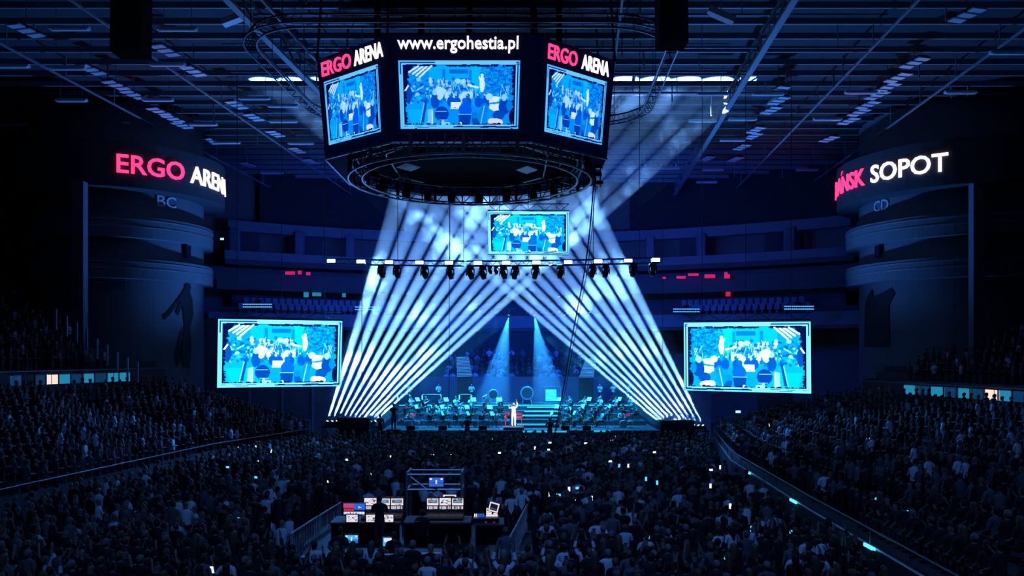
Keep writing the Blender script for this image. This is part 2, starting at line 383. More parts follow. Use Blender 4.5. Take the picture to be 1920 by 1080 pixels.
onR, tR = tower('right', (34.2, 62), 6.7, 8.4, 7.7,
                [('GDANSK', 'red', -89, -43, 19.7, 20.97, -64), ('SOPOT', 'white', -39, -2, 19.7, 20.97, None)], 'CD', -45)
struct(MB().box(P(150, 480, 54) + Vector((0, 0, -1.5)), (.75, .6, 13)).build('wall_pier', 'conc'))
struct(MB().box(P(1831, 480, 54.5) + Vector((0, 0, -1.5)), (.75, .6, 15)).build('wall_pier', 'conc'))
# black murals painted on the tower walls: a spearman on the left, a tall sail shape on the right
def flat(fn, pts, name='mural_shape', cols=36):          # a painted outline laid on the curved wall in narrow upright strips
    b = MB(); xs = [p[0] for p in pts]; x0, x1 = min(xs), max(xs); n = len(pts)
    def cross(x):
        r = []
        for i in range(n):
            (xa, za), (xb, zb_) = pts[i], pts[(i + 1) % n]
            if (xa > x) != (xb > x): r.append(za + (x - xa) / (xb - xa) * (zb_ - za))
        return sorted(r)
    for k in range(cols):
        xa, xb = lerp(x0, x1, k / cols), lerp(x0, x1, (k + 1) / cols); r = cross((xa + xb) / 2); ra, rb_ = cross(xa + 1e-5), cross(xb - 1e-5)
        ra = ra if len(ra) == len(r) else r; rb_ = rb_ if len(rb_) == len(r) else r
        for j in range(0, len(r) - 1, 2):
            b.hexa([fn(xa, ra[j], 0), fn(xb, rb_[j], 0), fn(xb, rb_[j], .03), fn(xa, ra[j], .03), fn(xa, ra[j + 1], 0), fn(xb, rb_[j + 1], 0), fn(xb, rb_[j + 1], .03), fn(xa, ra[j + 1], .03)])
    return b
mur = thing('wall_mural', 'black mural of a standing figure holding a long spear on the left tower', 'mural')
def mx(px): return (px - 345) * .052 + R(47) * 5.7
def mz(py): return EYE + (HZ - py) * .0388
def shape(pts): return [(mx(a), mz(b)) for a, b in pts]
b = flat(onL, shape([(338, 540), (350, 540), (357, 556), (360, 585), (352, 612), (355, 650), (350, 690), (338, 690), (334, 650), (340, 610), (336, 570), (328, 590), (324, 585), (333, 558)]))
for s_ in (shape([(345, 526), (351, 527), (354, 533), (351, 542), (343, 542), (340, 533)]), shape([(311, 586), (350, 522), (353, 524), (315, 589), (306, 600), (305, 592)]), shape([(336, 610), (332, 640), (334, 672), (326, 690), (322, 662), (328, 640)])):
    c = flat(onL, s_); o_ = len(b.v); b.v += c.v; b.f += [tuple(o_ + i for i in f) for f in c.f]; b.m += c.m
b.build('mural_shape', 'mural', mur)
mur = thing('wall_mural', 'tall dark mural with a jagged top on the wall of the right tower', 'mural')
def mx2(px): return (px - 1638) * .075 + R(-47) * 6.7
flat(onR, [(mx2(a), mz(b)) for a, b in [(1612, 650), (1614, 560), (1622, 545), (1628, 536), (1630, 552), (1646, 544), (1654, 538), (1658, 550), (1652, 570), (1653, 650)]]).build('mural_shape', 'mural', mur)

# ------------------------------------------------------------------ hanging screens: the live picture
GW, GH = 236, 130
def paint_picture():
    A = np.zeros((GH, GW, 3)); yy, xx = np.mgrid[0:GH, 0:GW]; u = (xx + .5) / GW; v = (yy + .5) / GH; asp = 1.85
    r_ = np.random.default_rng(5)
    def blend(mask, c, a=1.): A[mask] = A[mask] * (1 - a) + np.array(c) * a
    def ell(cx, cy, rx, ry): return ((u - cx) / rx) ** 2 + ((v - cy) / ry) ** 2 < 1
    def rect(x0, y0, x1, y1): return (u > x0) & (u < x1) & (v > y0) & (v < y1)
    def seg(x0, y0, x1, y1, w):
        dx, dy = (x1 - x0) * asp, y1 - y0; t = np.clip((((u - x0) * asp) * dx + (v - y0) * dy) / (dx * dx + dy * dy + 1e-9), 0, 1)
        return ((u - x0) * asp - t * dx) ** 2 + (v - y0 - t * dy) ** 2 < w * w
    def poly(pts):
        m = np.zeros(u.shape, bool); n = len(pts)
        for i in range(n):
            (x0, y0), (x1, y1) = pts[i], pts[(i + 1) % n]; c = ((y0 > v) != (y1 > v)) & (u < (x1 - x0) * (v - y0) / (y1 - y0 + 1e-12) + x0); m ^= c
        return m
    dk, cy, bl, tl, wh, lc = (.0, .006, .05), (.0, .60, .95), (.0, .12, .55), (.0, .30, .62), (.95, 1., 1.), (.30, .90, 1.)
    A[:] = dk
    inner = rect(.045, .07, .955, .935)
    blend(inner, (.0, .42, .80))
    blend(rect(.25, .07, .62, .38), cy); blend(rect(.42, .13, .57, .19), (.0, .22, .62)); blend(rect(.36, .12, .385, .4), (0, .28, .66)); blend(rect(.58, .14, .60, .36), (0, .32, .7))
    blend(rect(.60, .07, .72, .45), (.0, .72, .98))
    for _ in range(520):                                # foliage at the right
        x, y = r_.uniform(.68, .95), r_.uniform(.07, .5); blend(ell(x, y, r_.uniform(.004, .014), r_.uniform(.006, .024)), [tl, bl, cy, (.0, .2, .5)][r_.integers(4)], .85)
    blend(poly([(.05, .55), (.33, .42), (.33, .93), (.05, .93)]), (.0, .52, .86))
    blend(poly([(.06, .72), (.29, .71), (.29, .93), (.10, .93)]), (.0, .66, .95)); blend(poly([(.235, .72), (.275, .7), (.275, .93), (.23, .92)]), (.25, .72, .92))
    blend(poly([(.225, .44), (.245, .44), (.20, .91), (.165, .91)]), (.0, .09, .42)); blend(seg(.168, .93, .205, .62, .008), (.2, .75, .95)); blend(rect(.268, .73, .277, .94), wh)
    for i, o in enumerate((0, .035, .066, .097)): blend(seg(.085 + o * .9, .17 + o * .75, .165 + o * 1.1, .08 + .0 * i, .013), wh)
    blend(poly([(.045, .07), (.13, .07), (.075, .2), (.10, .3), (.05, .42), (.045, .42)]) & ~seg(.085, .17, .165, .08, .013) & ~seg(.12, .2, .2, .08, .012), dk)
    for _ in range(90):                                 # brass players at the back left
        x, y = r_.uniform(.07, .24), r_.uniform(.26, .62); blend(ell(x, y, r_.uniform(.006, .02), r_.uniform(.01, .035)), [bl, lc, cy, tl, bl][r_.integers(5)], .9)
    blend(ell(.075, .5, .03, .13), (.0, .09, .4)); blend(seg(.05, .44, .075, .37, .012), wh); blend(seg(.15, .43, .20, .38, .01), lc)
    for _ in range(210):                                # rows of players
        x, y = r_.uniform(.26, .62), r_.uniform(.27, .62); blend(ell(x, y, r_.uniform(.006, .022), r_.uniform(.01, .042)), [bl, lc, cy, tl, bl, (.0, .2, .6), (.5, .95, 1.)][r_.integers(7)], .85)
    for _ in range(26):
        x, y = r_.uniform(.28, .93), r_.uniform(.25, .5); blend(seg(x, y, x + r_.uniform(-.02, .03), y + r_.uniform(.08, .18), .0045), lc)
    for x, y, rx, ry in ((.33, .48, .04, .10), (.55, .5, .035, .05), (.42, .52, .045, .06), (.52, .56, .03, .05), (.585, .5, .03, .05), (.36, .44, .025, .04)): blend(ell(x, y, rx, ry), (.55, .95, 1.))
    for x, y in ((.30, .54), (.43, .52), (.48, .53), (.57, .53), (.66, .53), (.72, .53), (.87, .55)):   # mid-row backs
        blend(ell(x, y + .08, .034, .075), bl); blend(ell(x, y - .015, .018, .035), (.0, .22, .58)); blend(ell(x - .008, y - .03, .008, .016), lc)
    blend(seg(.575, .36, .655, .395, .014), wh); blend(ell(.69, .22, .013, .028), wh); blend(ell(.69, .345, .021, .12), wh); blend(seg(.675, .3, .665, .24, .01), wh)
    blend(poly([(.43, .605), (.52, .605), (.50, .71), (.425, .71)]), wh); blend(rect(.455, .685, .47, .695), dk)
    blend(poly([(.75, .52), (.84, .53), (.83, .6), (.75, .62)]), wh); blend(poly([(.755, .64), (.845, .63), (.845, .72), (.79, .74), (.75, .70)]), wh); blend(ell(.75, .53, .03, .05), (.5, .95, 1.))
    blend(ell(.55, .72, .055, .10), (.0, .16, .66)); blend(ell(.545, .585, .022, .04), (.0, .2, .55)); blend(poly([(.49, .79), (.60, .79), (.59, .93), (.50, .93)]), (.0, .07, .36)); blend(seg(.49, .79, .60, .79, .006), lc)
    blend(ell(.35, .78, .06, .11), (.0, .07, .38)); blend(seg(.30, .74, .39, .745, .005), lc); blend(seg(.33, .87, .40, .87, .006), (.1, .5, .8)); blend(ell(.29, .60, .03, .1), (.0, .11, .48)); blend(ell(.295, .47, .02, .035), lc)
    blend(ell(.64, .86, .035, .10), (.0, .12, .45)); blend(ell(.63, .80, .03, .05), tl); blend(ell(.71, .70, .03, .08), tl); blend(ell(.69, .82, .04, .09), (.0, .35, .65)); blend(seg(.68, .93, .71, .66, .006), lc)
    blend(ell(.88, .68, .05, .11), (.0, .08, .4)); blend(ell(.875, .54, .022, .05), lc); blend(ell(.92, .66, .025, .08), tl); blend(seg(.88, .5, .905, .37, .005), lc); blend(seg(.893, .5, .918, .38, .004), lc)
    blend(ell(.83, .80, .05, .07), (.0, .1, .42)); blend(ell(.94, .82, .02, .1), dk)
    blend(ell(.80, .89, .06, .045) | ell(.77, .885, .03, .04) | ell(.84, .9, .03, .04), (1., .82, .80)); blend(ell(.80, .93, .02, .015) | ell(.835, .925, .02, .015), dk)
    blend(rect(.37, .90, .42, .935), (.3, .85, .95)); blend(ell(.51, .92, .012, .02), wh); blend(ell(.36, .91, .012, .05), lc)
    for _ in range(150):                                # ragged dark rim inside the frame
        s_ = r_.integers(4); t = r_.uniform(0, 1)
        x, y = [(lerp(.045, .955, t), .075), (lerp(.045, .955, t), .935), (.047, lerp(.07, .93, t)), (.952, lerp(.07, .93, t))][s_]
        blend(ell(x, y, r_.uniform(.006, .02), r_.uniform(.008, .022)), dk)
    f1 = rect(.0, .0, 1., 1.) & ~rect(.012, .022, .988, .978); f2 = rect(.02, .035, .98, .965) & ~rect(.034, .058, .966, .94)
    blend(f1, (.10, .72, .98)); blend(f2, (.22, .86, 1.)); blend(rect(.3, .0, .97, .045), (.18, .85, 1.)); blend(rect(0, .945, .45, 1.), (.15, .82, 1.)); blend(rect(0, .2, .035, .95) & (u < .03), (.16, .8, 1.))
    for _ in range(26):
        x = r_.uniform(0, 1); y = r_.choice([.03, .05, .955, .975]); blend(rect(x, y, x + r_.uniform(.03, .1), y + .009), (.0, .05, .2))
    A[..., 1] *= .78 + .22 * A[..., 0]
    return A
PIC = paint_picture()
def screen_mesh(fn, mirror=False, m='picture', dim=1.):
    g = np.array([[fn(i / GW, 1 - j / GH) for i in range(GW + 1)] for j in range(GH + 1)]).reshape(-1, 3)
    n = (GW + 1); fi = np.arange(GH)[:, None] * n + np.arange(GW)[None, :]
    quads = np.stack([fi + n, fi + n + 1, fi + 1, fi], -1).reshape(-1, 4)
    me = bpy.data.meshes.new('picture'); me.from_pydata(g.tolist(), [], quads.tolist()); me.materials.append(M[m])
    A = PIC[:, ::-1] if mirror else PIC
    c = np.ones((GH * GW, 4, 4), np.float32); c[:, :, :3] = A.reshape(-1, 1, 3) * dim
    at = me.color_attributes.new('Col', 'FLOAT_COLOR', 'CORNER'); at.data.foreach_set('color', c.reshape(-1)); me.update()
    return me
def bil(q):                # q: bottom-left, bottom-right, top-right, top-left
    q = [np.array(p, float) for p in q]
    return lambda s, t: (q[0] * (1 - s) * (1 - t) + q[1] * s * (1 - t) + q[2] * s * t + q[3] * (1 - s) * t)
def hung_screen(label, q, mirror, hang):
    t = thing('hanging_screen', label, 'screen')
    q = [Vector(p) for p in q]; nrm = (q[1] - q[0]).cross(q[3] - q[0]).normalized(); back = -nrm * .35
    grow = []
    for p, c in zip(q, (1, 1, 1, 1)): mid = (q[0] + q[1] + q[2] + q[3]) / 4; grow.append(mid + (p - mid) * 1.006 - nrm * .03)
    MB().hexa([grow[0], grow[1], grow[1] + back, grow[0] + back, grow[3], grow[2], grow[2] + back, grow[3] + back]).build('cabinet', 'black', t)
    link('picture', screen_mesh(bil(q), mirror), t)
    up = Vector((0, 0, 1)); a, b_ = grow[3] + back * .5, grow[2] + back * .5; tr = MB()
    for dz in (.12, .55): tr.tube([a + up * dz, b_ + up * dz], .035)
    for i in range(10): tr.tube([a.lerp(b_, i / 10) + up * (.12 if i % 2 else .55), a.lerp(b_, (i + 1) / 10) + up * (.55 if i % 2 else .12)], .02, 4)
    tr.build('header_truss', 'dtruss', t)
    for s_ in (.15, .5, .85):
        p = a.lerp(b_, s_); MB().tube([p + up * .1, (p.x, p.y, hang)], .02, 4).build('suspension_cable', 'rub', t)
hung_screen('big left side screen with a glowing cyan orchestra picture beside the left beams', [P(407, 727, 49), P(639, 724, 52.2), P(642, 602, 52.2), P(409, 598, 49)], False, ROOF + .02)
hung_screen('big right side screen with the mirrored cyan orchestra picture beside the right beams', [P(1283, 732, 52.5), P(1521, 738, 49), P(1520, 603, 49), P(1282, 605, 52.5)], True, ROOF + .02)
hung_screen('small central screen with the cyan orchestra picture above the light truss', [P(916, 476, 53), P(1066, 477, 53), P(1067, 397, 53), P(914, 397, 53)], False, ROOF + .02)

# ------------------------------------------------------------------ the scoreboard cube
cube = thing('hanging_scoreboard', 'eight-sided black scoreboard cube with three cyan screens hanging from the roof', 'scoreboard')
ZT, ZBt = 21.58, 16.8; cc = Vector((-2.25, 42.2, 0))
def octo(k, z):
    pts = [(-3.36, -6.2), (3.36, -6.2), (7.3, -3.05), (7.3, 3.05), (3.36, 6.2), (-3.36, 6.2), (-7.3, 3.05), (-7.3, -3.05)]
    return [Vector((cc.x + x * k, cc.y + y * (k * .3 + .7 if k < 1 else k), z)) for x, y in pts]
top, bot = octo(1.0, ZT), octo(.945, ZBt)
top_in, bot_in = octo(.86, ZT - .3), octo(.82, ZBt + .2)
names = {0: 'front', 1: 'right', 7: 'left'}
for i in range(8):
    j = (i + 1) % 8
    a, b_, c, d = bot[i], bot[j], top[j], top[i]
    MB().hexa([a, b_, bot_in[j], bot_in[i], d, c, top_in[j], top_in[i]]).build('side_panel', 'navy', cube)
    MB().beam(a + Vector((0, 0, -.05)), b_ + Vector((0, 0, -.05)), .09, .07).build('bottom_trim', 'edge', cube)
    if i in names:
        n = (b_ - a).cross(d - a).normalized(); fn = bil([a, b_, c, d])
        u0, u1 = {0: (.068, .895), 1: (.13, .90), 7: (.09, .87)}[i]
        if True:
            q = [Vector(fn(u0, .115)) + n * .06, Vector(fn(u1, .115)) + n * .06, Vector(fn(u1, .755)) + n * .06, Vector(fn(u0, .755)) + n * .06]
            link('screen', screen_mesh(bil(q), False, 'picture_dim', np.array([.55, .68, 1.])), cube)['label'] = '%s scoreboard screen with the cyan orchestra picture' % names[i]
        def face(x, y, z, fn=fn, n=n): return Vector(fn(x, y)) + n * (.04 + z)
        if i == 0:
            v, f = text_mesh('www.ergohestia.pl', 'white', 1, .03, .028); v = fit(v, .065, .88, .825, .985); text_obj(v, f, face, 'lettering', 'white', cube)['label'] = 'white web address lettering'
        else:
            e0, e1, a0, a1 = {7: (.07, .50, .545, .94), 1: (.14, .50, .56, .92)}[i]
            v, f = text_mesh('ERGO', 'red', 1, .03, .028); text_obj(fit(v, e0, e1, .81, .955), f, face, 'lettering', 'red', cube)['label'] = 'red ERGO lettering'
            v, f = text_mesh('ARENA', 'white', 1, .03, .028); text_obj(fit(v, a0, a1, .81, .955), f, face, 'lettering', 'white', cube)['label'] = 'white ARENA lettering'
MB().poly(octo(.9, ZT - .1), [tuple(range(8))]).build('roof_panel', 'soot', cube)
MB().poly(octo(.86, ZBt + .6), [tuple(range(7, -1, -1))]).build('underside_panel', 'soot', cube)
# frame under the cube: struts, boxes and small lamps
b = MB()
for i in range(8):
    j = (i + 1) % 8; o1, o2 = octo(.80, ZBt - .1), octo(.80, ZBt + .5); o3 = octo(.55, ZBt + .3)
    b.tube([o1[i], o1[j]], .05); b.tube([o2[i], o2[j]], .05); b.tube([o1[i], o3[i]], .05); b.tube([o3[i], o3[j]], .05)
    for k in range(6): b.tube([o1[i].lerp(o1[j], k / 6), o2[i].lerp(o2[j], (k + .5) / 6)], .025, 4); b.tube([o1[i].lerp(o1[j], (k + 1) / 6), o2[i].lerp(o2[j], (k + .5) / 6)], .025, 4)
b.build('under_frame', 'alu', cube)
r2 = random.Random(3)
for k in range(16):
    a = 2 * math.pi * k / 16; x, y = cc.x + math.cos(a) * 5.1, cc.y + math.sin(a) * 4.9
    MB().box((x, y, ZBt - .15), (.5, .35, .3), a + 1).build('under_speaker', 'box', cube)
for k in range(8):
    o = octo(1.0, ZT)[k]; MB().tube([Vector((o.x, o.y, ZT - .1)), Vector((o.x * .96 + cc.x * .04, o.y, ROOF + .02))], .06, 5).build('suspension_cable', 'rub', cube)
for px, py in ((708, 40), (790, 30), (880, 38), (1000, 30), (1048, 45)):
    p = P(px, py, 38); MB().beam((p.x, p.y, ZT - .1), (p.x, p.y, ROOF + .02), .28, .28).build('hanging_post', 'black', cube)
# lower ring truss
rc = Vector((-2.15, 41.6, 16.1)); RR = 6.25
ring = thing('hanging_ring_truss', 'round black ring truss hanging below the scoreboard', 'truss')
def circ(r, z, n=72): return [rc + Vector((r * math.cos(2 * math.pi * i / n), r * math.sin(2 * math.pi * i / n), z)) for i in range(n)]
MB().tube(circ(RR, 0), .055, 6, closed=True).build('outer_lower_tube', 'alu', ring); MB().tube(circ(RR - .7, 0), .05, 6, closed=True).build('inner_lower_tube', 'alu', ring)
MB().tube(circ(RR, .95), .05, 6, closed=True).build('outer_upper_tube', 'dtruss', ring); MB().tube(circ(RR - .7, .95), .05, 6, closed=True).build('inner_upper_tube', 'dtruss', ring)
b = MB(); o0, o1, i0 = circ(RR, 0, 48), circ(RR, .95, 48), circ(RR - .7, 0, 48)
for i in range(48):
    j = (i + 1) % 48; b.beam(o0[i], o1[i], .16 if i % 3 == 0 else .07, .16 if i % 3 == 0 else .07)
    b.tube([o0[i], o1[j]] if i % 2 else [o1[i], o0[j]], .03, 4)
    b.tube([o0[i], i0[i]] if i % 2 else [o0[i], i0[j]], .025, 4) if i % 2 == 0 else None
b.build('lattice', 'dtruss', ring)
for i, a in enumerate((55, 72, 88, 104, 118, 132, 40, 150)):
    p = rc + Vector((math.cos(R(a)) * (RR - .35), math.sin(R(a)) * (RR - .35), .25))
    MB().lathe([(.1, -.32), (.2, -.3), (.24, .1), (.16, .3), (.05, .34)], p, n=10).build('lamp_can', 'black', ring)
for a in (20, 160, 250, 290): 
    p = rc + Vector((math.cos(R(a)) * RR, math.sin(R(a)) * RR, .9)); MB().tube([p, (p.x, p.y, ZBt + .5)], .03, 4).build('suspension_cable', 'rub', ring)
def small(name, label, cat, px, py, Y, builder):
    o = builder(P(px, py, Y)); return tag(o, label, cat)
for k, (px, py, w, lab) in enumerate(((766, 314, .62, 'left'), (988, 319, .55, 'right'))):
    p = P(px, py, 40); MBo = MB().poly([p + Vector(v) for v in ((-w, 0, 0), (0, -.9, 0), (w, 0, 0), (0, .9, 0), (-w, 0, .06), (0, -.9, .06), (w, 0, .06), (0, .9, .06))], [(3, 2, 1, 0), (4, 5, 6, 7), (0, 1, 5, 4), (1, 2, 6, 5), (2, 3, 7, 6), (3, 0, 4, 7)])
    tag(MBo.build('hanging_reflector_board', 'bar'), 'pale diamond-shaped panel hanging inside the ring truss on its %s side' % lab, 'panel')
for lab, a, b_ in (('left', P(745, 326, 40.5), P(762, 342, 40.5)), ('right', P(1015, 332, 41), P(1020, 347, 41))):
    t = MB(); side_ = Vector((.32, 0, 0))
    t.tube([a, b_], .035); t.tube([a + side_, b_ + side_], .035)
    for i in range(6): t.tube([a.lerp(b_, i / 5), a.lerp(b_, i / 5) + side_], .025, 4)
    t.tube([a + side_ * .5, (a.x + .16, a.y, ZBt + .6)], .012, 4)
    tag(t.build('hanging_ladder', 'alu'), 'short light ladder hanging inside the %s part of the ring truss' % lab, 'ladder')
# upper oval track truss around the cube
ov = thing('hanging_track_truss', 'large rounded track truss circling the scoreboard under the roof', 'truss')
def oval(off, z, n=14):
    x0, x1, y0, y1, r = -11.9 + off, 7.7 - off, 33.2 + off, 48.4 - off, 3.4 - off; pts = []
    for cxx, cyy, a0 in ((x1 - r, y1 - r, 0), (x0 + r, y1 - r, 90), (x0 + r, y0 + r, 180), (x1 - r, y0 + r, 270)):
        for i in range(n + 1): a = R(a0 + 90 * i / n); pts.append(Vector((cxx + r * math.cos(a) + .045 * (cyy + r * math.sin(a) - 40), cyy + r * math.sin(a), z)))
    out = []
    for i in range(len(pts)):
        a, b_ = pts[i], pts[(i + 1) % len(pts)]; k = max(1, int((b_ - a).length / 1.0)); out += [a.lerp(b_, t / k) for t in range(k)]
    return out
ZO = 21.0
A0, A1 = oval(0, ZO), oval(.55, ZO)
MB().tube(A0, .04, 6, closed=True).build('outer_tube', 'alu', ov); MB().tube(A1, .05, 6, closed=True).build('inner_tube', 'alu', ov); MB().tube(oval(.27, ZO + .45), .045, 6, closed=True).build('top_tube', 'dtruss', ov)
b = MB(); T_ = oval(.27, ZO + .45)
for i in range(len(A0)):
    k = i * len(A1) // len(A0); b.tube([A0[i], A1[min(k, len(A1) - 1)]], .02, 4); b.tube([A0[i], T_[min(i * len(T_) // len(A0), len(T_) - 1)]], .02, 4)
b.build('lattice', 'dtruss', ov)
for i in range(0, len(A0), 5): MB().tube([A0[i] + Vector((0, 0, .2)), (A0[i].x, A0[i].y, ROOF + .02)], .018, 4).build('suspension_cable', 'rub', ov)

# black line arrays and a ladder truss hanging at the top of the picture
for lab, x0, x1, yb in (('left', 205, 264, 95), ('right', 1236, 1291, 78)):
    Yd = 26.; t = thing('hanging_line_array', 'black loudspeaker column hanging at the top %s of the picture' % lab, 'loudspeaker')
    a, b_ = P(x0, yb, Yd), P(x1, yb, Yd); w = b_.x - a.x
    for k in range(7): MB().box(((a.x + b_.x) / 2, Yd + .4 + k * .015, a.z + .22 + k * .44), (w, .8, .43), 0, top=.985).build('speaker_cabinet', 'box', t)
    MB().tube([((a.x + b_.x) / 2, Yd + .4, a.z + 3.1), ((a.x + b_.x) / 2, Yd + .4, ROOF + .02)], .03, 4).build('suspension_cable', 'rub', t)
a = P(263, 92, 28); b = MB(); hh = ROOF - .3 - a.z
for dx in (0, .28): b.tube([a + Vector((dx, 0, 0)), a + Vector((dx, 0, hh))], .03)
for i in range(int(hh / .3)): b.tube([a + Vector((0 if i % 2 else .28, 0, i * .3)), a + Vector((.28 if i % 2 else 0, 0, i * .3 + .3))], .018, 4); b.tube([a + Vector((0, 0, i * .3)), a + Vector((.28, 0, i * .3))], .015, 4)
tag(b.build('hanging_ladder_truss', 'alu'), 'narrow grey ladder truss hanging beside the top left loudspeaker column', 'truss')
for lab, px, py, w in (('left', 440, 38, .75), ('right', 1352, 30, .8)):
    p = P(px, py, 40); t = MB().beam(p + Vector((-w * .8, 0, .3 if lab == 'right' else -.15)), p + Vector((w * .8, 0, -.25 if lab == 'right' else .3)), .5, .3); t.tube([p, (p.x, p.y, ROOF + .02)], .03, 4)
    tag(t.build('hanging_projector_box', 'bar'), 'pale blue box fixed at the end of the %s roof girder' % lab, 'box')
p = P(1240, 316, 66); t = MB()
for dx in (-1.4, 1.4): t.tube([p + Vector((dx, 0, 0)), (p.x + dx, p.y, ROOF + .02)], .02, 4)
t.beam(p + Vector((-1.5, 0, 0)), p + Vector((1.5, 0, 0)), .3, .12)
for k in range(7): t.box(p + Vector((-1.3 + k * .42, 0, .18)), (.16, .3, .25), k)
tag(t.build('hanging_lamp_bar', 'bar'), 'short white lamp bar hanging under the roof right of the scoreboard', 'lamp bar')

# ------------------------------------------------------------------ front truss with light panels and moving heads
TY = 51.5
truss = thing('hanging_light_truss', 'long straight black lattice truss carrying lights across the stage front', 'truss')
def tp(px, dz=0, dy=0):
    t = (px - 615) / (1235 - 615); py = 489.5 + 5 * math.sin(math.pi * t) - 2 * t
    p = P(px, py, TY); return Vector((p.x, p.y + dy, p.z + dz))
for dz, dy in ((.16, 0), (-.16, 0), (.16, .4), (-.16, .4)):
    MB().tube([tp(612 + i * 31.2, dz, dy) for i in range(21)], .035, 6).build('chord', 'dtruss', truss)
b = MB()
for i in range(80):
    x0, x1 = 612 + i * 7.8, 612 + (i + 1) * 7.8
    b.tube([tp(x0, .16 if i % 2 else -.16), tp(x1, -.16 if i % 2 else .16)], .018, 4)
b.build('lacing', 'dtruss', truss)
for px in (640, 745, 843, 1113, 1200): MB().tube([tp(px, .16, .2), Vector((tp(px).x, TY + .2, ROOF + .02))], .02, 4).build('suspension_cable', 'rub', truss)
pan_px = [622, 677, 730, 787, 842, 896, 949, 1006, 1065, 1121, 1177, 1229]
for i, px in enumerate(pan_px):
    t = thing('hanging_blinder_light', 'bright blue-white light panel, %s from the left along the front truss' % nth(i), 'light panel', tp(px, 0, -.16), 0, 'light panels along the front truss')
    MB().box((0, .05, 0), (.56, .1, .26)).build('housing', 'black', t); MB().box((0, -.015, 0), (.5, .02, .2)).build('lit_face', 'led', t); MB().box((0, .13, .1), (.1, .1, .1)).build('clamp', 'black', t)
def moving_head(label, cat, p, aim, s, group, lens='black', up=False, lit=None):
    t = thing('hanging_spotlight' if not up else 'fan_spotlight', label, cat, p, 0, group); g = -1 if not up else 1
    MB().box((0, 0, g * .07 * s), (.34 * s, .3 * s, .14 * s)).build('base', 'black', t)
    yk = MB()
    for sx in (-1, 1): yk.box((sx * .19 * s, 0, g * .30 * s), (.05 * s, .14 * s, .36 * s))
    yk.box((0, 0, g * .16 * s), (.42 * s, .16 * s, .05 * s)); yk.build('yoke', 'black', t)
    q = Vector((0, 0, 1)).rotation_difference(Vector(aim)).to_matrix(); c = Vector((0, 0, g * .40 * s))
    lh = MB().lathe([(.06 * s, -.24 * s), (.13 * s, -.2 * s), (.155 * s, .0), (.14 * s, .16 * s), (.12 * s, .26 * s)], c, n=12, rot=q).build('lamp_head', 'black', t, smooth=False)
    MB().lathe([(.105 * s, .262 * s), (.09 * s, .275 * s)], c, n=12, rot=q).build('lens', lens, lh)
    return t
mh = [715, 744, 796, 844, 882, 905, 919, 930, 944, 966, 1004, 1051, 1111, 1136, 1188, 1224]
for i, px in enumerate(mh):
    s_ = .75 if px in (919, 930) else 1.25
    d = Vector((.35 if px < 960 else -.25, -.2, -1)).normalized()
    moving_head('dark moving-head spotlight hanging unlit below the truss, %s from the left' % nth(i), 'spotlight', tp(px, -.2, .1), d, s_, 'dark moving heads below the front truss')

# ------------------------------------------------------------------ beam lights on the stage sides and their haze
BY = 60.
def fan_pt(px, py): return P(px, py, BY - (790 - py) * 6.5 / 640)
nL, nR = 11, 10
for side, n, b0, b1, t0, t1, by in (('left', nL, 614, 704, 686, 947, 789), ('right', nR, 1318, 1242, 1201, 976, 797)):
    for i in range(n):
        t = i / (n - 1); a = fan_pt(lerp(b0, b1, t), by); c = fan_pt(lerp(t0, t1, t), 566); d = (c - a).normalized()
        step = fan_pt(lerp(t0, t1, t) + abs(t1 - t0) / (n - 1), 566) - c; perp = (step - d * step.dot(d)).length; size = 2 * math.atan(.5 * .80 * perp / (c - a).length)
        o = moving_head('beam light shooting a white shaft upward, %s from outside in the %s fan' % (nth(i), side), 'beam light', a - d * .42, d, .8, 'beam lights of the %s fan' % side, 'lens', True)
        o.location = a - Vector((0, 0, .32)) - d * .22
        lamp('beam_lamp', 'SPOT', Vector((0, 0, .32)) + d * .46, Vector((0, 0, .32)) + d * 5, (.15, .40, 1), 5600000 * (1 + .9 * t), None, spot_size=size * 1.05, spot_blend=.3, shadow_soft_size=.07).parent = o
def haze(name, den, lo, hi, scale, vec=(0, 0, 0)):
    m = bpy.data.materials.new(name); m.use_nodes = True; nt = m.node_tree; nt.nodes.clear()
    out = nt.nodes.new('ShaderNodeOutputMaterial'); vs = nt.nodes.new('ShaderNodeVolumeScatter'); nt.links.new(vs.outputs[0], out.inputs['Volume'])
    tc = nt.nodes.new('ShaderNodeTexCoord'); mp = nt.nodes.new('ShaderNodeMapping'); mp.inputs['Location'].default_value = vec; no = nt.nodes.new('ShaderNodeTexNoise')
    no.inputs['Scale'].default_value = scale; no.inputs['Detail'].default_value = 3.5; no.inputs['Roughness'].default_value = .55
    nt.links.new(tc.outputs['Object'], mp.inputs['Vector']); nt.links.new(mp.outputs[0], no.inputs['Vector'])
    mr = nt.nodes.new('ShaderNodeMapRange'); mr.inputs[1].default_value = lo; mr.inputs[2].default_value = hi; mr.inputs[3].default_value = den[0]; mr.inputs[4].default_value = den[1]
    mr.interpolation_type = 'SMOOTHSTEP'
    sx = nt.nodes.new('ShaderNodeSeparateXYZ'); hz = nt.nodes.new('ShaderNodeMapRange'); mu = nt.nodes.new('ShaderNodeMath'); mu.operation = 'MULTIPLY'     # haze thins with height
    hz.inputs[1].default_value = 10; hz.inputs[2].default_value = 19; hz.inputs[3].default_value = 1; hz.inputs[4].default_value = .26
    nt.links.new(tc.outputs['Object'], sx.inputs[0]); nt.links.new(sx.outputs[2], hz.inputs[0]); nt.links.new(no.outputs[0], mr.inputs[0])
    nt.links.new(mr.outputs[0], mu.inputs[0]); nt.links.new(hz.outputs[0], mu.inputs[1]); nt.links.new(mu.outputs[0], vs.inputs['Density']); m.cycles.volume_sampling = 'MULTIPLE_IMPORTANCE'
    return m
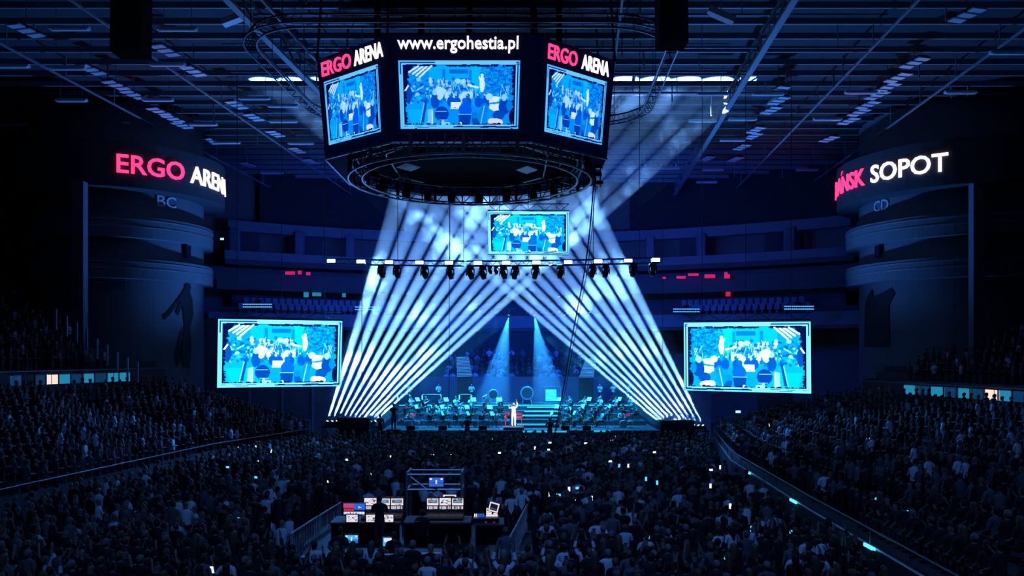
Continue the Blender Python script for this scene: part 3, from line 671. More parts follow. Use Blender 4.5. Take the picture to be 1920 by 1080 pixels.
M['haze'] = haze('drifting_stage_haze', (.009, .10), .545, .66, .34, (2, 11, 7))
M['haze2'] = haze('thin_blue_haze', (.03, .03), .4, .6, .3)
def haze_body(pts, th, m, label):
    v = [fan_pt(*p) + Vector((0, s_ * th, 0)) for s_ in (-1, 1) for p in pts]; n = len(pts)
    b = MB().poly(v, [tuple(range(n)), tuple(range(2 * n - 1, n - 1, -1))] + [(i, (i + 1) % n, n + (i + 1) % n, n + i) for i in range(n)])
    me = b.mesh('stage_haze', m); bm = bmesh.new(); bm.from_mesh(me); bmesh.ops.recalc_face_normals(bm, faces=bm.faces); bm.to_mesh(me); bm.free()
    o = link('stage_haze', me); o['kind'] = 'stuff'; tag(o, label, 'haze'); return o
haze_body([(602, 796), (716, 796), (966, 592), (1232, 801), (1336, 804), (1160, 418), (1490, 160), (440, 160), (722, 402)], 1.7, 'haze', 'pale drifting haze lit by the crossing fans of beams over the stage')
b = MB().box((0, 70, 6.5), (16, 4, 10)); o = b.build('stage_haze', 'haze2'); o['kind'] = 'stuff'; tag(o, 'thin blue haze under the crossing beams behind the orchestra', 'haze')
for i, (px, py, tx, ty, col, e, sz) in enumerate(((953, 597, 925, 750, (.02, .3, 1), 70000, 26), (1003, 597, 1030, 750, (.02, .3, 1), 70000, 26), (902, 590, 942, 720, (.2, .5, 1), 60000, 9), (1047, 591, 992, 740, (.2, .5, 1), 60000, 9),
                                                   (1048, 563, 1050, 700, (.02, .5, 1), 6000, 12), (1059, 597, 1075, 740, (.02, .5, 1), 6000, 16), (1107, 592, 1130, 740, (.02, .5, 1), 6000, 16))):
    a, c = P(px, py, 70), P(tx, ty, 70); d = (c - a).normalized()
    o = moving_head('small blue downlight over the rear of the stage, %s from the left' % nth([1, 2, 0, 4, 3, 5, 6][i] if i < 7 else i), 'spotlight', a - d * .5 + Vector((0, 0, .4)), d, .9, 'blue downlights over the stage rear', 'bluelens')
    lamp('downlight_lamp', 'SPOT', Vector((0, 0, -.36)) + d * .4, Vector((0, 0, -.36)) + d * 5, col, e, None, spot_size=R(sz), spot_blend=.4, shadow_soft_size=.05).parent = o
p0, p1 = P(885, 588, 70), P(1125, 588, 70)
t = MB(); t.tube([p0, p1], .06); t.tube([p0 + Vector((0, 0, .4)), p1 + Vector((0, 0, .4))], .06)
for i in range(24): t.tube([p0.lerp(p1, i / 24) + Vector((0, 0, .4 * (i % 2))), p0.lerp(p1, (i + 1) / 24) + Vector((0, 0, .4 * ((i + 1) % 2)))], .03, 4)
for s_ in (.05, .95): q = p0.lerp(p1, s_); t.tube([q, (q.x, q.y, ROOF + .02)], .02, 4)
tag(t.build('hanging_rear_truss', 'dtruss'), 'black truss holding the small blue downlights above the stage rear', 'truss')
# ------------------------------------------------------------------ stands: two raked tiers each side
LF = [(-14.4, 57, 1.4), (-17.8, 47.4, 1.2), (-20.2, 32.7, 1.2), (-22, 16, 1.2)]       # front edge, left lower stand
LT = [(-24.5, 56.5, 4.3), (-28.5, 47, 4.3), (-31, 32, 4.3), (-33, 16, 4.3)]            # its top edge
RF = [(14.4, 57, 1.4), (12.1, 43.9, 1.2), (11.3, 30, 1.2), (10.7, 14, 1.2)]
RT = [(25, 57, 3.6), (28.2, 44, 3.5), (30, 30, 3.5), (31, 14, 3.5)]
LU = [(-25.2, 57.2, 6.2), (-29.2, 47.3, 6.2), (-31.7, 32, 6.2), (-33.7, 16, 6.2)]      # upper tier, front and top
LV = [(-33, 68, 11.6), (-40, 58, 12.2), (-46, 42, 12.2), (-48, 16, 12.2)]
RU = [(25.8, 58, 5.4), (29, 44.3, 5.4), (30.8, 30, 5.4), (31.8, 14, 5.4)]
RV = [(38, 68, 10.6), (43, 58, 11.0), (47, 42, 11.0), (48, 14, 11.0)]
def tier(f, t, rows, name):
    b = MB(); n = 18
    for r in range(rows):
        z = lerp(f[0][2], t[0][2], r / (rows - 1)); p = []
        for i in range(n + 1):
            s = i / n; a, c = polyline(f, s), polyline(t, s)
            q0, q1 = a.lerp(c, r / rows), a.lerp(c, (r + 1) / rows); p.append(((q0.x, q0.y), (q1.x, q1.y)))
        v = [(x, y, 0) for (x, y), _ in p] + [(x, y, z) for (x, y), _ in p] + [(x, y, z) for _, (x, y) in p] + [(x, y, 0) for _, (x, y) in p]; m = n + 1; fs = []
        for i in range(n): fs += [(i, i + 1, m + i + 1, m + i), (m + i, m + i + 1, 2 * m + i + 1, 2 * m + i), (2 * m + i, 2 * m + i + 1, 3 * m + i + 1, 3 * m + i)]
        fs += [(0, m, 2 * m, 3 * m), (n, 2 * m - 1 + 0, 3 * m - 1, 4 * m - 1)]
        b.poly(v, fs)
    return struct(b.build(name, 'tread'))
NLOW, NUP = 11, 13
for nm, f, t, r in (('seating_tier', LF, LT, NLOW), ('seating_tier', RF, RT, NLOW), ('seating_tier', LU, LV, NUP), ('seating_tier', RU, RV, NUP)): tier(f, t, r, nm)
def edge_wall(pts, z0, z1, th, name, m, sx):
    b = MB(); n = 24
    for i in range(n):
        a, c = polyline(pts, i / n), polyline(pts, (i + 1) / n); o = Vector((sx * th, 0, 0))
        b.hexa([(a.x, a.y, z0), (a.x + o.x, a.y, z0), (c.x + o.x, c.y, z0), (c.x, c.y, z0), (a.x, a.y, z1), (a.x + o.x, a.y, z1), (c.x + o.x, c.y, z1), (c.x, c.y, z1)])
    return struct(b.build(name, m))
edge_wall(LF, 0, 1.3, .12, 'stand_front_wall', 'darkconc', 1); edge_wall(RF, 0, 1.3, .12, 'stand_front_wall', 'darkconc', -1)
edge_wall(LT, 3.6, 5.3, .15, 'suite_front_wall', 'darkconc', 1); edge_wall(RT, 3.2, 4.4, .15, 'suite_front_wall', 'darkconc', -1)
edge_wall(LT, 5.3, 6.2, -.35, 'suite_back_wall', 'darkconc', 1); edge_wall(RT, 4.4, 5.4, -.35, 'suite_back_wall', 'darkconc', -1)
def rail(pts, z, off, label, posts=12, m='rail', h=.5):
    t = thing('stand_railing', label, 'railing')
    n = 24; L = [polyline(pts, i / n) + Vector((off, 0, 0)) for i in range(n + 1)]
    MB().tube([(p.x, p.y, z) for p in L], .035, 6).build('hand_rail', m, t)
    for i in range(posts + 1):
        p = polyline(pts, i / posts) + Vector((off, 0, 0)); MB().tube([(p.x, p.y, z - h), (p.x, p.y, z)], .022, 5).build('rail_post', m, t)
    return t
for L_, sx_, sd_ in ((RF, -.06, 'right'),):
    tag(MB().tube([Vector((q.x + sx_, q.y, 1.34)) for q in (polyline(L_, i / 24) for i in range(25))], .05, 6).build('wall_coping_rail', 'rail'), 'pale metal coping rail on top of the %s stand front wall' % sd_, 'rail')
rail(LF, 1.85, .06, 'low steel railing along the front wall of the left stand', 18, 'dimrail', h=.56)
rail(RF, 1.85, -.06, 'low steel railing along the front wall of the right stand', 18, 'dimrail', h=.56)
rail(LT, 6.15, .1, 'long straight railing above the glowing glass panes on the left', 14, h=.86)
rail(RT, 5.25, -.1, 'long straight railing above the glowing glass panes on the right', 14, h=.86)
for (a, c, sd) in ((LF[0], LT[0], 'left'), (RF[0], RT[0], 'right')):
    a, c = Vector(a), Vector(c); t = thing('stair_railing', 'sloping handrail on the stage end of the %s stand' % sd, 'railing')
    up = Vector((0, .15, 1.0)); MB().tube([a + up, c + up], .035, 6).build('hand_rail', 'rail', t); MB().tube([a + up * .55, c + up * .55], .02, 5).build('lower_rail', 'rail', t)
    for i in range(9): p = a.lerp(c, i / 8); MB().tube([p, p + up], .022, 5).build('rail_post', 'rail', t)
# blue strip lamps on the right stand rail
for i, (px, py) in enumerate(((1416, 886), (1500, 940), (1641, 1026))):
    p = PZ(px, py, 1.35); X = p.x - .2
    yy = p.y; xx = np.interp(yy, [q[1] for q in RF[::-1]], [q[0] for q in RF[::-1]])
    tag(MB().beam((xx - .2, yy - .35, 1.36), (xx - .2, yy + .35, 1.36), .06, .1).build('stair_lamp', 'cyanlamp'), 'blue strip lamp on the right stand front wall, %s from the stage' % nth(i), 'lamp')
# glass panes under the upper tiers, cyan glow put in as emission
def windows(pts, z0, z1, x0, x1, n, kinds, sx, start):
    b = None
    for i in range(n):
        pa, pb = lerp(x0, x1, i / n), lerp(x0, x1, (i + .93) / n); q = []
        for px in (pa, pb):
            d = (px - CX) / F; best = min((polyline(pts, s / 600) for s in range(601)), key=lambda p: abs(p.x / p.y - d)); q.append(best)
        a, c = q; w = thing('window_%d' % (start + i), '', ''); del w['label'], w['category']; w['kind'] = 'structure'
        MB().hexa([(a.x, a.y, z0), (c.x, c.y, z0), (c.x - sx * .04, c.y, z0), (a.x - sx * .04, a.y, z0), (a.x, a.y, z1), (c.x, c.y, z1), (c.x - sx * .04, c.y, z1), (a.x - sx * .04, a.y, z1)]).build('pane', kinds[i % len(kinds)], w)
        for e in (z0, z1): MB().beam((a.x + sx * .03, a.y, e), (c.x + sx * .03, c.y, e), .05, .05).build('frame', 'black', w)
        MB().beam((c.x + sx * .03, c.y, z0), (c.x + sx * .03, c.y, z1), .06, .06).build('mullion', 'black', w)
windows([Vector(p) + Vector((.05, 0, 0)) for p in LT], 5.33, 5.95, 20, 246, 10, ['glass_dim', 'glass_dark', 'glass_dim', 'glass_hot', 'glass_glow', 'glass_dim', 'glass_glow', 'glass_dim', 'glass_glow', 'glass_glow'], 1, 1)
windows([Vector(p) - Vector((.05, 0, 0)) for p in RT], 4.5, 5.15, 1694, 1925, 9, ['glass_glow', 'glass_dim', 'glass_glow', 'glass_dim', 'glass_glow', 'glass_dim', 'glass_hot', 'glass_glow', 'glass_dim'], -1, 21)
# glass aisle posts on the left upper tier
for i, (px, py) in enumerate(((105, 585), (125, 598), (144, 610), (163, 622), (182, 640), (201, 652), (220, 665), (239, 676), (258, 684))):
    p = P(px, py + 14, 51 - i * .1); tag(MB().box((p.x, p.y, p.z), (.1, .1, 1.3)).build('stair_rail_post', 'rail'), 'thin upright glass-panel post on the left upper tier stairs, %s from the top' % nth(i), 'post', 'stair posts on the left upper tier')
def exit_sign(px, py, Y, lab):
    p = P(px, py, Y); t = thing('exit_sign', lab, 'sign', p); MB().box((0, .06, 0), (.5, .1, .3)).build('housing', 'black', t); MB().box((0, 0, 0), (.42, .03, .2)).build('face', 'exit', t)
    MB().beam((0, .06, .1), (0, .06, .5), .05, .05).build('bracket', 'black', t); MB().beam((0, .06, .45), (0, 1.6, .45), .05, .05).build('wall_arm', 'black', t)
exit_sign(27, 553, 60, 'small lit exit sign above the left upper tier'); exit_sign(417, 448, 78, 'small lit exit sign beside the left tower on the gallery')
exit_sign(373, 617, 67.6, 'small lit exit sign low beside the left tower'); exit_sign(1384, 772, 68, 'small lit exit sign over the passage under the right screen'); exit_sign(1329, 462, 84, 'small white sign in the rear gallery right of the beams')
p = P(1330, 475, 83); tag(MB().lathe([(.28, -.1), (.3, 0), (.28, .1)], p, 'Y', 14).build('hanging_clock', 'whitelamp'), 'round white lamp below the small white sign in the rear gallery', 'lamp')
# red and blue lamps seen in the rear suites
for i, (px, py, w, h) in enumerate(((544, 512, .9, .3), (562, 511, .35, .35), (578, 513, .4, .3), (1245, 521, .35, .2), (1277, 520, .9, .25), (1300, 515, 1.0, .25), (1331, 518, 1.0, .35), (1361, 516, .3, .6), (1366, 518, .25, .4), (1365, 549, .45, .7), (1505, 538, .15, .15))):
    Xd = (px - CX) / F; Y = 81.6 - (Xd * 80 / 24) ** 2 * 7 + (0 if py < 530 else 4)
    o = MB().box(P(px, py, Y), (w, .1, h)).build('suite_lamp', 'redlamp')
    tag(o, 'red lamp glowing in the rear suites, %s from the left' % nth(i), 'lamp', 'red lamps in the rear suites')
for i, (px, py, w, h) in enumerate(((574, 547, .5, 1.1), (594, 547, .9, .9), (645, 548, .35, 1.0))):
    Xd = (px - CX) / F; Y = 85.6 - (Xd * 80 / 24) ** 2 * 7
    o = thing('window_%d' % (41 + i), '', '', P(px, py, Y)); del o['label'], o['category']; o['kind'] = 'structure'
    MB().box((0, 0, 0), (w, .06, h)).build('pane', 'glass_glow', o); MB().box((0, .06, 0), (w + .2, .08, h + .2)).build('frame', 'black', o)
# rows of small blue LED dots on battens
for i, (x0, x1, py) in enumerate(((455, 510, 573), (665, 712, 578), (1262, 1312, 582), (1470, 1526, 577))):
    Xm = ((x0 + x1) / 2 - CX) / F; Y = 79 - (Xm * 80 / 24) ** 2 * 7; a, c = P(x0, py, Y), P(x1, py, Y)
    t = thing('hanging_led_batten', 'batten with two rows of tiny blue dots on the rear balcony, %s from left' % nth(i), 'led strip'); b = MB(); n = 16
    MB().beam(a + Vector((0, .1, 0)), c + Vector((0, .1, 0)), .1, .5).build('batten', 'black', t)
    for k in range(n):
        for dz in (.12, -.12): b.box(a.lerp(c, (k + .5) / n) + Vector((0, 0, dz)), (.11, .06, .1))
    b.build('dot', 'dot', t); MB().beam(a.lerp(c, .5) + Vector((0, .2, -.3)), a.lerp(c, .5) + Vector((0, .2, .5)), .5, .3).build('mount', 'black', t)
for lab, q in (('left', [(857, 707), (886, 706), (879, 668), (856, 669)]), ('right', [(1085, 708), (1113, 708), (1118, 671), (1098, 672)])):
    t = thing('led_dot_wall', 'slanting wall of tiny cyan dots behind the %s side of the stage' % lab, 'led wall'); q = [P(*k, 70.5) for k in q]
    fn = bil(q); b = MB()
    for r in range(14):
        for c in range(14): b.box(Vector(fn((c + .5) / 14, (r + .5) / 14)) - Vector((0, .06, 0)), (.055, .05, .05))
    MB().hexa([q[0], q[1], q[1] + Vector((0, .3, 0)), q[0] + Vector((0, .3, 0)), q[3], q[2], q[2] + Vector((0, .3, 0)), q[3] + Vector((0, .3, 0))]).build('cabinet', 'black', t)
    b.build('dot', 'dot', t); MB().box(((q[0].x + q[1].x) / 2, 70.7, q[0].z / 2), (1.3, .3, q[0].z)).build('stand', 'black', t)

# ------------------------------------------------------------------ behind and beside the stage
struct(MB().box((0.5, 74.5, 2.5), (34, .3, 5.0)).build('stage_back_wall', 'conc'))
struct(MB().box((0.5, 72.5, 1.45), (25, .3, 2.9)).build('stage_back_wall', 'darkconc'))
b = MB()
for r in range(6): b.box((.5, 75.4 + r * .9, (4.2 + r * .42) / 2), (18, .9, 4.2 + r * .42))
struct(b.build('seating_tier', 'tread'))
tag(MB().box((.3, 80.6, 9.3), (14, .15, 5.4)).build('black_drape', 'curtain'), 'black drape hanging behind the stage under the crossing of the beams', 'drape')
struct(MB().box((-21.5, 68.5, 5.1), (14, .3, 10.2)).build('concourse_wall', 'darkconc'))
for k, x in enumerate((-22.4, -19.6, -17.0)): struct(MB().box((x, 68.3, 2.6), (.18, .12, 5.0)).build('trim_%d' % (20 + k), 'conc'))
struct(MB().box((19.5, 68.5, 5.6), (11, .3, 3.0)).build('concourse_wall', 'darkconc')); struct(MB().box((16.2, 68.5, 2.1), (1.6, .3, 4.2)).build('concourse_wall', 'conc')); struct(MB().box((22.5, 68.5, 2.1), (3, .3, 4.2)).build('concourse_wall', 'darkconc'))
struct(MB().box((19, 68.4, 4.1), (4.2, .4, .2)).build('door_1', 'conc'))
# stage deck, risers, stairs
DECK = 1.55
struct(MB().box((.6, 64.2, DECK / 2), (20.4, 11.2, DECK)).build('stage_floor', 'stage'))
for nm, x0, x1, y0, y1, z in (('r', -9, -.2, 62.4, 64.4, DECK + .35), ('r', -9, -.2, 64.4, 66.6, DECK + .8), ('r', -9.4, 10.5, 66.6, 69.6, DECK + 1.35), ('r', 4, 10.5, 62.6, 64.6, DECK + .35), ('r', 4, 10.5, 64.6, 66.6, DECK + .8)):
    t = thing('stage_riser', '', ''); del t['label'], t['category']; t['kind'] = 'structure'
    MB().box(((x0 + x1) / 2, (y0 + y1) / 2, (z + DECK) / 2), (x1 - x0, y1 - y0, z - DECK)).build('platform', 'stage', t)
    MB().box(((x0 + x1) / 2, y0 - .01, z - .03), (x1 - x0, .04, .07)).build('edge_trim', 'nose', t) if y0 > 66 else None
st = thing('stage_stairs', 'dark steps with glowing cyan edges in the middle of the stage', 'stairs')
for k in range(5):
    z = DECK + .27 * (k + 1); MB().box((1.9, 61.2 + k * .9, (DECK + z) / 2), (3.4, .9, z - DECK)).build('step', 'stage', st)
    if k % 2 == 0 or k == 3: MB().box((1.8 + .2 * k, 60.73 + k * .9, z - .04), (2.8, .04, .09)).build('lit_edge', 'nose', st)
tag(MB().box((2.4, 58.58, DECK - .08), (3.2, .06, .12)).build('stage_edge_lamp', 'nose'), 'glowing cyan strip on the stage front right of the conductor', 'lamp')
tag(MB().box((6.6, 58.58, DECK - .05), (1.2, .06, .12)).build('stage_edge_lamp', 'nose'), 'short glowing cyan strip on the stage front before the right drum kit', 'lamp')
pod = thing('conductor_podium', 'low conductor podium with a red padded rail', 'podium', (.12, 59.5, DECK))
MB().box((0, 0, .1), (1.5, 1.3, .2)).build('platform', 'stage', pod)
for dx in (-.6, .6): MB().tube([(dx, .6, .2), (dx, .6, 1.15)], .03).build('rail_post', 'redpad', pod)
for dz in (.85, 1.12): MB().beam((-.72, .6, dz), (.72, .6, dz), .08, .14).build('padded_rail', 'redpad', pod)

# ------------------------------------------------------------------ people: one skinned body per pose
def skin_mesh(name, J, E, rad, sub=1, root=0):
    me = bpy.data.meshes.new(name); me.from_pydata(J, E, []); o = bpy.data.objects.new(name, me); COL.objects.link(o)
    m = o.modifiers.new('skin', 'SKIN'); m.use_smooth_shade = True
    for i, r in enumerate(rad): me.skin_vertices[0].data[i].radius = r if isinstance(r, tuple) else (r, r)
    me.skin_vertices[0].data[root].use_root = True
    if sub: s = o.modifiers.new('sub', 'SUBSURF'); s.levels = sub; s.render_levels = sub
    bpy.context.view_layer.update(); dg = bpy.context.evaluated_depsgraph_get()
    out = bpy.data.meshes.new_from_object(o.evaluated_get(dg)); bpy.data.objects.remove(o); bpy.data.meshes.remove(me)
    v = np.zeros(len(out.vertices) * 3); out.vertices.foreach_get('co', v); f = [tuple(p.vertices) for p in out.polygons]; bpy.data.meshes.remove(out)
    return v.reshape(-1, 3), f
ARMS = dict(down=((.25, -.03, 1.14), (.25, .08, .90)), clap=((.26, .06, 1.15), (.10, .27, 1.20)), phone=((.25, .17, 1.20), (.11, .30, 1.46)),
            up=((.29, .06, 1.60), (.22, .12, 1.86)), lap=((.25, .05, 1.13), (.14, .30, 1.02)), out=((.34, .20, 1.30), (.34, .36, 1.52)), play=((.30, .16, 1.20), (.12, .34, 1.30)), hip=((.34, -.08, 1.18), (.21, .05, 1.02)))
def body(poseL, poseR, sit=False, fingers=True, sub=1, girth=1.):
    g = girth; dz = -.43 if sit else 0
    J = []; E = []; rad = []; lab = []
    def add(p, r, parent, kind):
        J.append(tuple(p)); rad.append(r); lab.append(kind)
        if parent is not None: E.append((parent, len(J) - 1))
        return len(J) - 1
    pel = add((0, 0, .95 + dz), (.155 * g, .12 * g), None, 'hip'); abd = add((0, .0, 1.08 + dz), (.14 * g, .105 * g), pel, 'shirt'); che = add((0, 0, 1.27 + dz), (.17 * g, .115 * g), abd, 'shirt')
    shc = add((0, -.01, 1.41 + dz), (.12, .085), che, 'shirt'); nek = add((0, 0, 1.50 + dz), .055, shc, 'skin'); h1 = add((0, .02, 1.57 + dz), (.07, .08), nek, 'skin'); h2 = add((0, .015, 1.65 + dz), (.078, .095), h1, 'skin'); add((0, .005, 1.72 + dz), (.055, .07), h2, 'skin')
    add((0, .115, 1.625 + dz), .014, h1, 'skin')
    for s, pose in ((-1, poseL), (1, poseR)):
        el, wr = [Vector((s * x, y, z + dz)) for x, y, z in ARMS[pose]]
        sh = add((s * .19, -.005, 1.41 + dz), .062 * g, shc, 'shirt'); e = add(el, .047, sh, 'arm'); w = add(wr, .032, e, 'arm'); d = (wr - el).normalized(); hd = add(wr + d * .06, (.036, .028), w, 'hand')
        if fingers:
            side = d.cross(Vector((s, 0, .3))).normalized(); pc = wr + d * .10; pa = add(pc, (.036, .022), hd, 'hand'); curl = Vector((-s * .2, .25, -.1)).normalized()
            for i, ln in enumerate((.062, .074, .070, .055)):
                k = (i - 1.5) * .020; q = pc + side * k + d * ln * .6; a = add(q, .0095, pa, 'hand'); add(q + (d + curl * .8).normalized() * ln * .6, .008, a, 'hand')
            q = wr + d * .05 - side * .045; a = add(q, .011, hd, 'hand'); add(q + (d - side * .5).normalized() * .045, .009, a, 'hand')
        hp = add((s * .09, .02, .88 + dz), .098 * g, pel, 'hip')
        if sit: k_ = add((s * .12, .44, .52), .066, hp, 'leg'); a_ = add((s * .12, .43, .09), .043, k_, 'leg'); add((s * .13, .60, .04), .036, a_, 'shoe')
        else: k_ = add((s * .10, .02, .48), .062, hp, 'leg'); a_ = add((s * .105, -.01, .09), .043, k_, 'leg'); add((s * .12, .15, .04), .036, a_, 'shoe')
    v, f = skin_mesh('body', J, E, rad, sub)
    Ja = np.array(J); seg = [(Ja[a], Ja[b], lab[b]) for a, b in E]; cls = []
    cen = np.array([v[list(q)].mean(0) for q in f]); best = np.full(len(f), 9e9); ids = np.zeros(len(f), int)
    for i, (a, b, l) in enumerate(seg):
        d = b - a; t = np.clip(((cen - a) @ d) / (d @ d), 0, 1); dd = np.linalg.norm(cen - a - t[:, None] * d, axis=1) + (.02 if l == 'skin' else 0); m = dd < best; best[m] = dd[m]; ids[m] = i
    tt = [seg[i][2] for i in ids]
    reg = []
    for i, l in enumerate(tt):
        if l == 'arm':                        # short sleeves: cloth to just above the elbow
            a, b, _ = seg[ids[i]]; l = 'shirt' if J[E[ids[i]][0]][2] > 1.3 + dz and np.linalg.norm(cen[i] - a) < .7 * np.linalg.norm(b - a) else 'skin'
        reg.append({'shirt': 'shirt', 'hip': 'trouser', 'leg': 'trouser', 'shoe': 'trouser'}.get(l, 'skin'))
    return v, f, reg, dz
def sub_mesh(name, v, f, keep, infl, m, smooth=True):
    nrm = np.zeros_like(v)
    for q in f:
        n = np.cross(v[q[1]] - v[q[0]], v[q[2]] - v[q[0]])
        for i in q: nrm[i] += n
    nrm /= np.linalg.norm(nrm, axis=1)[:, None] + 1e-9
    idx = {}; vv = []; ff = []
    for q, k in zip(f, keep):
        if k:
            for i in q:
                if i not in idx: idx[i] = len(vv); vv.append(tuple(v[i] + nrm[i] * infl))
            ff.append(tuple(idx[i] for i in q))
    me = bpy.data.meshes.new(name); me.from_pydata(vv, [], ff); me.materials.append(M[m])
    me.polygons.foreach_set('use_smooth', [smooth] * len(ff)); me.update(); return me
def hair_mesh(style, dz):
    c = Vector((0, -.005, 1.665 + dz)); b = MB(); n, L = 14, 8; v = []
    for i in range(L + 1):
        ph = math.pi * .5 * (1 - i / L * (1.55 if style != 'bald' else .5))
        for k in range(n):
            a = 2 * math.pi * k / n; x, y, z = math.cos(ph) * math.cos(a) * .098, math.cos(ph) * math.sin(a) * .118, math.sin(ph) * .115
            if math.sin(a) > .2 and z < .03: y *= .55; z = max(z, .0)
            if style == 'long' and math.sin(a) < .35 and i > 5: z -= (i - 5) * .085; y -= .012 * (i - 5); x *= 1.12
            v.append((c.x + x, c.y + y - .012, c.z + z))
    f = [(i * n + k, i * n + (k + 1) % n, (i + 1) * n + (k + 1) % n, (i + 1) * n + k) for i in range(L) for k in range(n)]
    b.poly(v, f)
    if style == 'bun': b.lathe([(.02, -.05), (.05, -.03), (.055, .02), (.02, .05)], (0, -.13, 1.70 + dz), n=10)
    return b
POSES = {}
HAIRS = {}
def get_pose(key):
    if key not in POSES:
        pl, pr, sit = key; v, f, reg, dz = body(pl, pr, sit)
        POSES[key] = (sub_mesh('body', v, f, [True] * len(f), 0, 'skinm'), sub_mesh('shirt', v, f, [r == 'shirt' for r in reg], .014, 'shirt'), sub_mesh('trousers', v, f, [r == 'trouser' for r in reg], .012, 'trouser'), dz)
    return POSES[key]
def get_hair(style, m, sit):
    k = (style, m, sit)
    if k not in HAIRS: HAIRS[k] = hair_mesh(style, -.43 if sit else 0).mesh('hair', m, True)
    return HAIRS[k]
def person(loc, face, key, hair, shirt, label, group, scale=1., cat='person', trousers=None):
    bm_, sm_, tm_, dz = get_pose(key)
    o = link('person', bm_, None, loc, (0, 0, face)); o.scale = (scale,) * 3; tag(o, label, cat, group)
    s = link('shirt', sm_, o); s.color = (*shirt, 1)
    t = link('trousers', tm_, o)
    if trousers: t.data = sub_cache(tm_, trousers)
    if hair: link('hair', get_hair(hair[0], hair[1], key[2]), o)
    return o
SUBC = {}
def sub_cache(me, m):
    k = (me.name, m)
    if k not in SUBC: c = me.copy(); c.materials.clear(); c.materials.append(M[m]); SUBC[k] = c
    return SUBC[k]
STAGE = Vector((.3, 62, 0))
def face_to(loc, tgt=STAGE): return math.atan2(-(tgt.x - loc[0]), tgt.y - loc[1])

# ------------------------------------------------------------------ mixing desk (positions before the crowd so that the crowd leaves room)
FOH = (-7.75, .8, 23.8, 33.4)
def in_foh(x, y): return FOH[0] < x < FOH[1] - .0 and FOH[2] < y < FOH[3]

# ------------------------------------------------------------------ crowd positions
def front_x(pts, y): 
    ys = [q[1] for q in pts][::-1]; xs = [q[0] for q in pts][::-1]; return np.interp(y, ys, xs)
cands = []                           # (x, y, z, where)
y = 18.6
while y < 56.8:
    x = front_x(LF, y) + 1.0 + random.uniform(0, .3); xr = front_x(RF, y) - .75
    while x < xr:
        if random.random() < (.95 if y > 34 else .86) and not in_foh(x, y): cands.append((x + random.uniform(-.1, .1), y + random.uniform(-.18, .18), 0., 'floor'))
        x += random.uniform(.5, .66)
    y += .78
for f, t, rows, w, prob in ((LF, LT, NLOW, 'left lower', .93), (RF, RT, NLOW, 'right lower', .93), (LU, LV, NUP, 'left upper', .9), (RU, RV, NUP, 'right upper', .9)):
    for r in range(rows):
        z = lerp(f[0][2], t[0][2], r / (rows - 1)); s = 0.
        while s < 1:
            a, c = polyline(f, s), polyline(t, s); p = a.lerp(c, (r + .42) / rows); p2 = polyline(f, min(1, s + .01)).lerp(polyline(t, min(1, s + .01)), (r + .42) / rows)
            step = (p2 - p).length / max(min(1, s + .01) - s, 1e-6)
            ok = random.random() < prob
            ppx = CX + p.x / p.y * F; ppy = HZ + (EYE - z - .95) / p.y * F
            if w == 'left upper' and ppx > 100 + (ppy - 590) * 1.35: ok = False
            if w == 'right upper' and ppx < 1680 + (705 - ppy) * 1.2: ok = False
            if 'lower' in w and r == rows - 1 and random.random() < .3: ok = False
            if ok: cands.append((p.x, p.y, z, w))
            s += .56 / max(step, 1)
def inview(c):
    px = CX + c[0] / c[1] * F; py = HZ + (EYE - c[2] - (1.35 if c[3] == 'floor' else .95)) / c[1] * F
    return -14 < px < 1934 and py < 1092, px, py
vis, beyond = [], []
PIERS = [P(150, 480, 54), P(1831, 480, 54.5)]
for c in cands:
    if any(abs(c[0] - q.x) < .95 and abs(c[1] - q.y) < .95 for q in PIERS) or any(math.hypot(c[0] - q[0], c[1] - q[1]) < q[2] for q in ((-30, 62, 6.3), (34.2, 62, 7.3))): continue
    k, px, py = inview(c)
    if k: vis.append((*c, px, py))
    elif -220 < px < 2140 and py < 1180: beyond.append(c)
PALE, GREY, DARK = 'pale', 'grey', 'dark'
SH = {'pale': [(.72, .80, .88), (.80, .82, .86), (.62, .74, .86)], 'grey': [(.12, .13, .15), (.09, .10, .12), (.15, .14, .15)], 'dark': [(.010, .011, .015), (.018, .013, .013), (.012, .015, .024), (.024, .024, .027)]}
